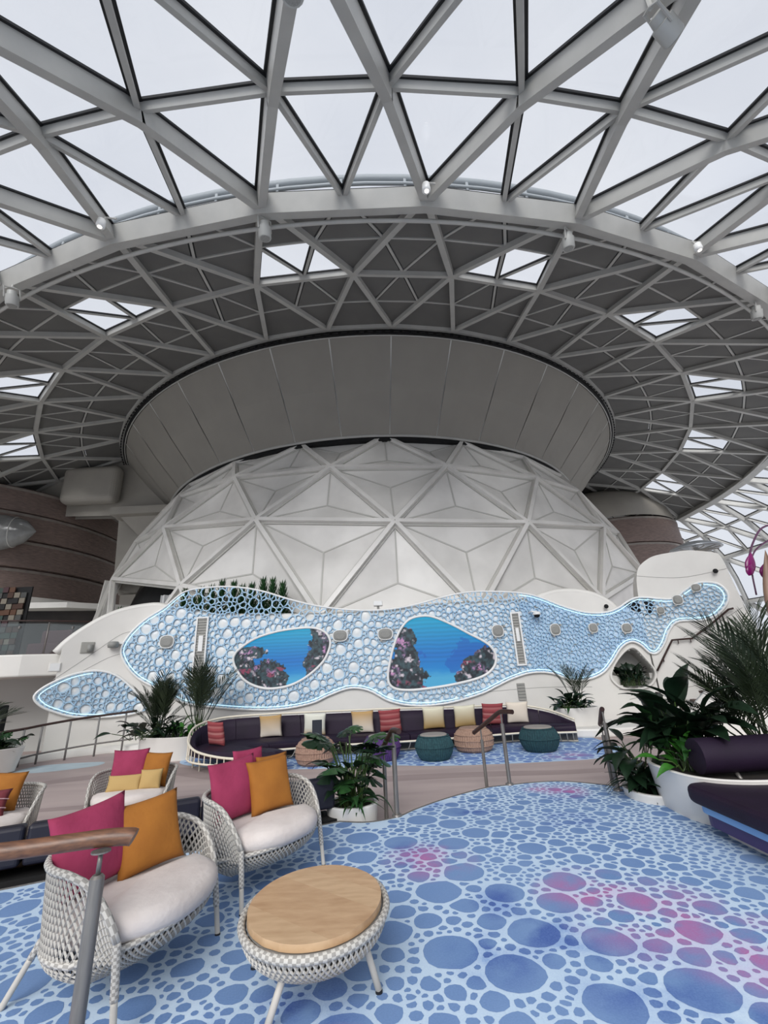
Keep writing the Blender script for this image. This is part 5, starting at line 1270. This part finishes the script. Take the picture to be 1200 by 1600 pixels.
# glass balustrade on the deck
t = thing('glass_balustrade', 'glass balustrade with a thin dark rail along the upper left deck', 'railing', (-12, 14, 2.655))
bp = [(-17.5, 13.2), (-15.6, 13.1), (-13.8, 13.15), (-12.2, 13.6), (-10.9, 14.25), (-9.9, 15.1), (-9.3, 16.2)]
for (x0, y0), (x1, y1) in zip(bp[:-1], bp[1:]):
    q = MB(); q.beam((x0 + (x1 - x0) * .02, y0 + (y1 - y0) * .02, 3.62), (x0 + (x1 - x0) * .98, y0 + (y1 - y0) * .98, 3.62), .015, .92, (0, 0, 1)); q.build('glass_pane', GLASS2, t)
    q = MB(); q.tube([(x0, y0, 2.65), (x0, y0, 3.66)], .022, 8); q.build('post', INOX, t, True)
    q = MB(); q.lathe([(0, -.04), (.035, -.04), (.035, .04), (0, .04)], 10, ((x0 + x1) / 2, (y0 + y1) / 2 - .02, 3.50)); q.build('clamp', INOX, t)
q = MB(); q.tube(catmull([(x, y, 3.70) for x, y in bp], 30), .025, 8); q.build('rail', DKRAIL, t, True)
# banded drum
BAND = M('brown_grain_band', (140, 121, 113), .6, col2=(106, 91, 86), scale=3, stretch=(1, 1, 9), lo=.3, hi=.7, detail=8)
BLITE = M('pale_band_strip', (150, 142, 134), .5, col2=(130, 122, 116), scale=2)
def drum(cx, cy, R, zs, bulge, a0, a1, label):
    t = thing('banded_drum', label, 'building', (cx, cy, zs[0]))
    for i, (za, zb) in enumerate(zip(zs[:-1], zs[1:])):
        f0 = i / (len(zs) - 1); r = R + bulge * sin(pi * f0)
        q = MB(); q.lathe([(r - .35, za), (r + .10, za), (r + .12, za + .1), (r + .02, zb - .12), (r - .10, zb), (r - .35, zb)], 64, (cx, cy, 0), a0=a0, a1=a1); o = q.build('wood_band', BAND, t, True); autosmooth(o, 30)
        q = MB(); q.lathe([(r - .1, zb - .26), (r + .05, zb - .26), (r + .05, zb - .10), (r - .1, zb - .10)], 64, (cx, cy, 0), a0=a0, a1=a1); o = q.build('pale_strip', BLITE, t, True); autosmooth(o, 30)
    q = MB(); q.lathe([(R, zs[-1] - .02), (0.01, zs[-1])], 48, (cx, cy, 0), a0=a0, a1=a1); q.build('top', GREYP, t)
    return t
drum(-30.0, 31.0, 9.3, [6.9, 8.6, 10.3, 12.0, 13.6], .25, radians(-150), radians(30), 'large curved drum of brown wood bands at the left behind the upper deck')
drum(20.6, 40.0, 5.7, [6.0, 8.2, 10.4, 12.6], .15, radians(150), radians(390), 'smaller curved drum of brown wood bands seen right of the white sphere')
q = MB(); q.lathe([(6.1, 12.6), (6.0, 13.6), (5.3, 14.9), (4.2, 15.6), (0.01, 15.8)], 48, (20.2, 40.0, 0)); tag(q.build('drum_cap', GREYP, None, True), 'rounded grey cap on the brown drum right of the white sphere', 'roof')
t = thing('glass_pod', 'grey glassy egg shaped pod bulging from the banded drum at the left edge', 'pod', (-25.6, 23.0, 9.8))
q = MB(); n = 14; P = []
for i in range(n + 1):
    u = i / n; x = -29.0 + 8.5 * u; r = 1.30 * sqrt(max(0.0004, 1 - (2 * u - 1) ** 2)); P.append([(x, 23.9 + .55 * r * cos(a) + .4 * u, 10.35 + r * sin(a)) for a in np.linspace(0, 2 * pi, 25)[:-1]])
q.grid(P, False, True); q.build('shell', M('smoky_glass', (128, 128, 126), .15, col2=(104, 104, 103), scale=1.5), t, True)
for i in (3, 6, 9, 12):
    q = MB(); q.tube([Vector(p) for p in P[i]], .03, 5, True); q.build('hoop', STEEL, t)
# grey bulkhead between ceiling, drum and sphere, with a rounded box
q = MB(); q.add([(-12.0, 27.2, 7.0), (-17.2, 27.2, 7.0), (-17.6, 27.2, 12.2), (-29, 27.2, 12.6), (-29, 27.2, 14.0), (-25.6, 27.2, 14.0), (-17.6, 27.2, 16.6), (-12, 27.2, 16.6)], [(7, 6, 5, 4, 3, 2, 1, 0)])
q.add([(-12.0, 27.8, 7.0), (-17.2, 27.8, 7.0), (-17.6, 27.8, 12.2), (-29, 27.8, 12.6), (-29, 27.8, 14.0), (-25.6, 27.8, 14.0), (-17.6, 27.8, 16.6), (-12, 27.8, 16.6)], [tuple(range(8))])
struct(q.build('wall_left', GREYP))
q = MB(); q.box((-15.6, 26.6, 12.05), (3.6, 1.4, .5)); q.add([(-17.1, 26.4, 11.9), (-13.2, 26.4, 11.9), (-13.2, 27.3, 10.2), (-15.6, 27.3, 10.2)], [(0, 1, 2, 3)]); struct(q.build('trim_2', GREYP))
q = MB(); q.box((-19.35, 26.6, 14.2), (3.7, 1.0, 2.6)); o = q.build('equipment_box', GREYP); bevel(o, .42, 5); tag(o, 'rounded grey box on the bulkhead above the left banded drum', 'box')
# under the drum: white soffit and a dim shop front
q = MB(); q.lathe([(9.0, 6.1), (9.9, 6.15), (9.9, 6.85), (9.0, 6.9)], 64, (-30, 31, 0), a0=radians(-150), a1=radians(30)); struct(q.build('trim_3', WALLW, None, True))
q = MB(); q.prism([(-25, 22.5), (-17.6, 24.0), (-14.4, 27.0), (-14.4, 27.4), (-25, 28)], 5.75, 6.05); struct(q.build('trim_4', WALLW))
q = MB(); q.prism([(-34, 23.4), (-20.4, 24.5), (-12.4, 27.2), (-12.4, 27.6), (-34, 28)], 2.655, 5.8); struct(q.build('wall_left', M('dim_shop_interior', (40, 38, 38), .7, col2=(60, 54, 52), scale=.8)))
SHADED_PATCH = [M('patch_' + n_, c, .8) for n_, c in (('cream', (120, 112, 100)), ('brown', (64, 42, 32)), ('rust', (84, 56, 40)), ('black', (24, 22, 22)), ('wine', (66, 42, 46)), ('grey', (70, 70, 68)), ('sage', (52, 66, 60)))]  # square colours darkened to carry the drum's shade
t = thing('patchwork_screen', 'tall patchwork screen of cream, brown and black squares on the upper left deck', 'screen', (-15.8, 18.2, 2.66))
me_p = []
for m in SHADED_PATCH:
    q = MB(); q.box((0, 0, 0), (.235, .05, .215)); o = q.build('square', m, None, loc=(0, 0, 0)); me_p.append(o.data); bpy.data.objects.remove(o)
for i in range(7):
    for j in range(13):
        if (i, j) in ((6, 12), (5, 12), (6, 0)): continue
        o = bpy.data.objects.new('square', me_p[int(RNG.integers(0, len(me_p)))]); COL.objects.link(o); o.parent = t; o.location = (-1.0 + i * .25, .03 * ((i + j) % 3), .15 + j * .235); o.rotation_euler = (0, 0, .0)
q = MB(); q.box((-16.0, 18.35, 4.2), (1.9, .06, 3.1)); q.build('frame', BLACK, t)
def seatblock(name, label, x, y, w, m):
    t = thing(name, label, 'chair', (x, y, 2.66)); q = MB(); q.box((x, y, 2.66 + .28), (w, .7, .40)); bevel(q.build('seat', m, t), .06, 2); q = MB(); q.box((x, y + .3, 2.66 + .62), (w, .18, .66)); bevel(q.build('backrest', m, t), .06, 2)
    for sx in (-1, 1):
        for sy in (-.28, .28): q = MB(); q.tube([(x + sx * (w / 2 - .08), y + sy, 2.66), (x + sx * (w / 2 - .08), y + sy, 2.76)], .03, 6); q.build('leg', BLACK, t)
seatblock('lounge_chair', 'dusky rose lounge chair behind the upper deck balustrade', -11.9, 15.8, 1.1, M('dusky_rose', (84, 54, 58), .8))  # upholstery colours toned down as well, shade put into the colour
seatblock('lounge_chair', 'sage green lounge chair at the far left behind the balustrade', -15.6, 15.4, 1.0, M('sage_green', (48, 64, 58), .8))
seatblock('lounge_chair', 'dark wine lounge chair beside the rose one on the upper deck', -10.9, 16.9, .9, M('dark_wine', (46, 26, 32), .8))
plant('broadleaf_plant', 'dark potted shrub on the upper deck next to the balustrade end', (-10.4, 16.2, 2.66), [('leaf', LEAF_M['dark'], 16, (.3, .5), (0, 360), (10, 70), .12, (.2, .6))])
# glass screen and wood rail at the far left of the terrace
t = thing('glass_screen', 'frameless glass screen with a slanting wood rail left of the leaf panel', 'railing', (-10.4, 11.6, ZL))
q = MB(); c = [(-11.6, 11.3, ZL + .3), (-9.72, 11.75, ZL + .3), (-9.72, 11.75, 1.02), (-9.95, 11.7, 1.30), (-11.6, 11.3, 1.62)]; q.add(c + [(x, y + .03, z) for x, y, z in c], [(0, 1, 2, 3, 4), (9, 8, 7, 6, 5)] + [(i, i + 5, (i + 1) % 5 + 5, (i + 1) % 5) for i in range(5)]); q.build('glass_pane', GLASS2, t)
q = MB(); q.tube([(-10.9, 11.6, 1.12), (-9.9, 11.95, .62)], .045, 10); q.build('wood_rail', WOODR, t, True)
q = MB(); q.box((-10.9, 12.6, .85), (.9, .5, .9)); q.box((-10.9, 12.6, .2), (.2, .2, .8)); tag(bevel(q.build('equipment_cabinet', BLACK), .03, 2), 'dark cabinet in the shade under the upper deck at the left edge', 'cabinet')

# ================================================================== right side: stairs, parapet, petal sculpture
t = struct(thing('trim_5', loc=(8.5, 11.4, ZL)))
TREAD = M('brown_tread', (96, 70, 58), .6, col2=(76, 54, 46), scale=6)
for i in range(13):
    x = 6.75 + .24 * i; y = 11.75 - .06 * i; z = .05 + .19 * i
    q = MB(); q.box((x, y, z), (.30, 1.1, .05), -.25); q.build('tread', TREAD, t); q = MB(); q.box((x + .13, y, z + .09), (.02, 1.1, .19), -.25); q.build('riser', WALLW, t)
q = MB(); cv = catmull([(6.5, 11.3, .2), (7.2, 11.0, .9), (7.9, 10.7, 1.65), (8.7, 10.3, 2.25), (9.8, 9.8, 2.7)], 24); q.grid([[(p.x, p.y, ZL), (p.x, p.y, p.z), (p.x + .06, p.y + .14, p.z + .02), (p.x + .08, p.y + .2, ZL)] for p in cv]); q.build('parapet', WALLW, t, True)
sc = thing('flower_sculpture', 'tall sculpture of magenta petals on curved stems over tan hull forms at the right edge', 'sculpture', (9.4, 11.2, ZL))
MAG = M('magenta_gloss', (134, 20, 104), .25, col2=(112, 14, 88), scale=3); TANH = M('tan_hull', (150, 122, 102), .5, col2=(130, 104, 88), scale=2)
def petal(c, l, w, az, tilt, m=MAG, nm='petal', th=.35):
    P = []; R = Matrix.Rotation(az, 3, 'Z') @ Matrix.Rotation(tilt, 3, 'Y')
    for i in range(11):
        u = i / 10; r = w * sin(pi * u ** .8) + .004; P.append([Vector(c) + R @ Vector((r * cos(a), r * th * sin(a), l * (u - .5))) for a in np.linspace(0, 2 * pi, 13)[:-1]])
    q = MB(); q.grid(P, False, True); q.build(nm, m, sc, True)
petal((9.16, 11.0, 3.78), .62, .13, 0, .38); petal((9.06, 10.95, 3.62), .34, .10, 0, .5); petal((9.46, 11.0, 3.56), .46, .16, .2, .3)
q = MB(); q.tube(catmull([(9.25, 11.05, 4.0), (9.5, 11.1, 4.35), (9.95, 11.2, 4.75), (10.6, 11.3, 4.9)], 16), .025, 6); q.tube(catmull([(9.05, 11.0, 3.0), (9.2, 11.05, 3.7), (9.5, 11.1, 4.15), (10.2, 11.2, 4.5)], 16), .02, 6); q.build('stem', M('plum_stem', (92, 52, 84), .4), sc, True)
petal((8.95, 10.4, 2.95), 2.1, .22, .1, .18, TANH, 'hull', .5); petal((9.3, 10.3, 3.3), 2.6, .34, .1, .1, TANH, 'hull', .5)
q = MB(); q.tube([(9.3, 10.5, ZL), (9.3, 10.4, 2.4)], .08, 8); q.build('mast', STEEL, sc)
t = thing('flower_sculpture', 'small dark red flower in a grey slatted cone beside the right palm', 'sculpture', (6.05, 7.2, .3))
q = MB(); q.tube([(6.05, 7.2, .3), (6.05, 7.2, 1.25)], .02, 6); q.build('stem', STEEL, t); sc = t
petal((6.05, 7.2, 1.52), .26, .12, 0, .4, M('dark_red', (110, 22, 50), .4))
for k in range(10):
    a = 2 * pi * k / 10; q = MB(); q.tube([(6.05 + .05 * cos(a), 7.2 + .05 * sin(a), 1.15), (6.05 + .16 * cos(a), 7.2 + .16 * sin(a), 1.45)], .012, 4); q.build('slat', VENTG, t)

# ================================================================== fixtures hanging on the roof steel
LENS = emis('glowing_lens', (255, 246, 232), 2.2)  # camera lenses are given a glow of their own
def fixture(x, y, z, label, aim=(0, .3, -1), r=.16, l=.42):
    t = thing('spotlight', label, 'lamp', (x, y, z)); A = Vector(aim).normalized(); c = Vector((x, y, z)); b = c + A * l; s = A.orthogonal().normalized()
    q = MB(); q.tube([c, c + A * l * .3, c + A * l * .32, c + A * l * .92, b], [r * .72, r * .8, r, r, r * .92], 16); autosmooth(q.build('housing', M('fixture_grey', (176, 176, 172), .4) if 'fixture_grey' not in bpy.data.materials else bpy.data.materials['fixture_grey'], t, True))
    q = MB(); q.tube([b - A * .01, b + A * .012], r * .72, 16); q.build('lens', DKG, t)
    q = MB(); q.tube([c + s * r * 1.1 + A * l * .5, c + s * r * 1.1 - A * .1, c - A * .12, c - s * r * 1.1 - A * .1, c - s * r * 1.1 + A * l * .5], .022, 6); q.tube([c - A * .1, c + Vector((0, 0, .62))], .03, 6); q.build('yoke', STEEL, t)
for p, l in (((-2.64, 7.88, 12.45), 'grey spotlight hanging beside the skylight left of the centre'), ((5.29, 8.61, 12.45), 'grey spotlight hanging beside the skylight right of the centre'),
             ((-10.22, 9.4, 12.3), 'grey spotlight hanging from the grey ceiling at the left edge'), ((12.63, 11.55, 12.4), 'grey spotlight hanging from the grey ceiling at the right edge'),
             ((-.82, 2.85, 10.15), 'grey spotlight on the glass roof beam at the top centre, half out of view')): fixture(*p, l)
fixture(3.96, 3.32, 9.75, 'grey spotlight clamped under the wide glass roof beam at the top right', (.9, .5, -.5), .14, .40)
def seccam(x, y, z, label):
    t = thing('security_camera', label, 'camera', (x, y, z)); q = MB(); q.lathe([(0, .12), (.09, .12), (.10, -.06), (.07, -.11), (0, -.12)], 16, (x, y, z)); q.build('housing', RIMW, t, True)
    q = MB(); q.lathe([(0, -.125), (.05, -.12), (0, -.115)], 12, (x, y - .02, z)); q.build('lens', LENS, t); q = MB(); q.tube([(x, y, z + .1), (x, y + .1, z + .35), (x + .25, y + .12, z + .32)], .025, 6); q.build('bracket', STEEL, t)
for p, l in (((-6.38, 7.38, 12.0), 'small white security camera at the ring beam node left of the centre'), ((1.34, 6.94, 12.0), 'small white security camera at the ring beam node near the middle'), ((8.87, 8.9, 12.05), 'small white security camera at the ring beam node right of the centre')): seccam(*p, l)
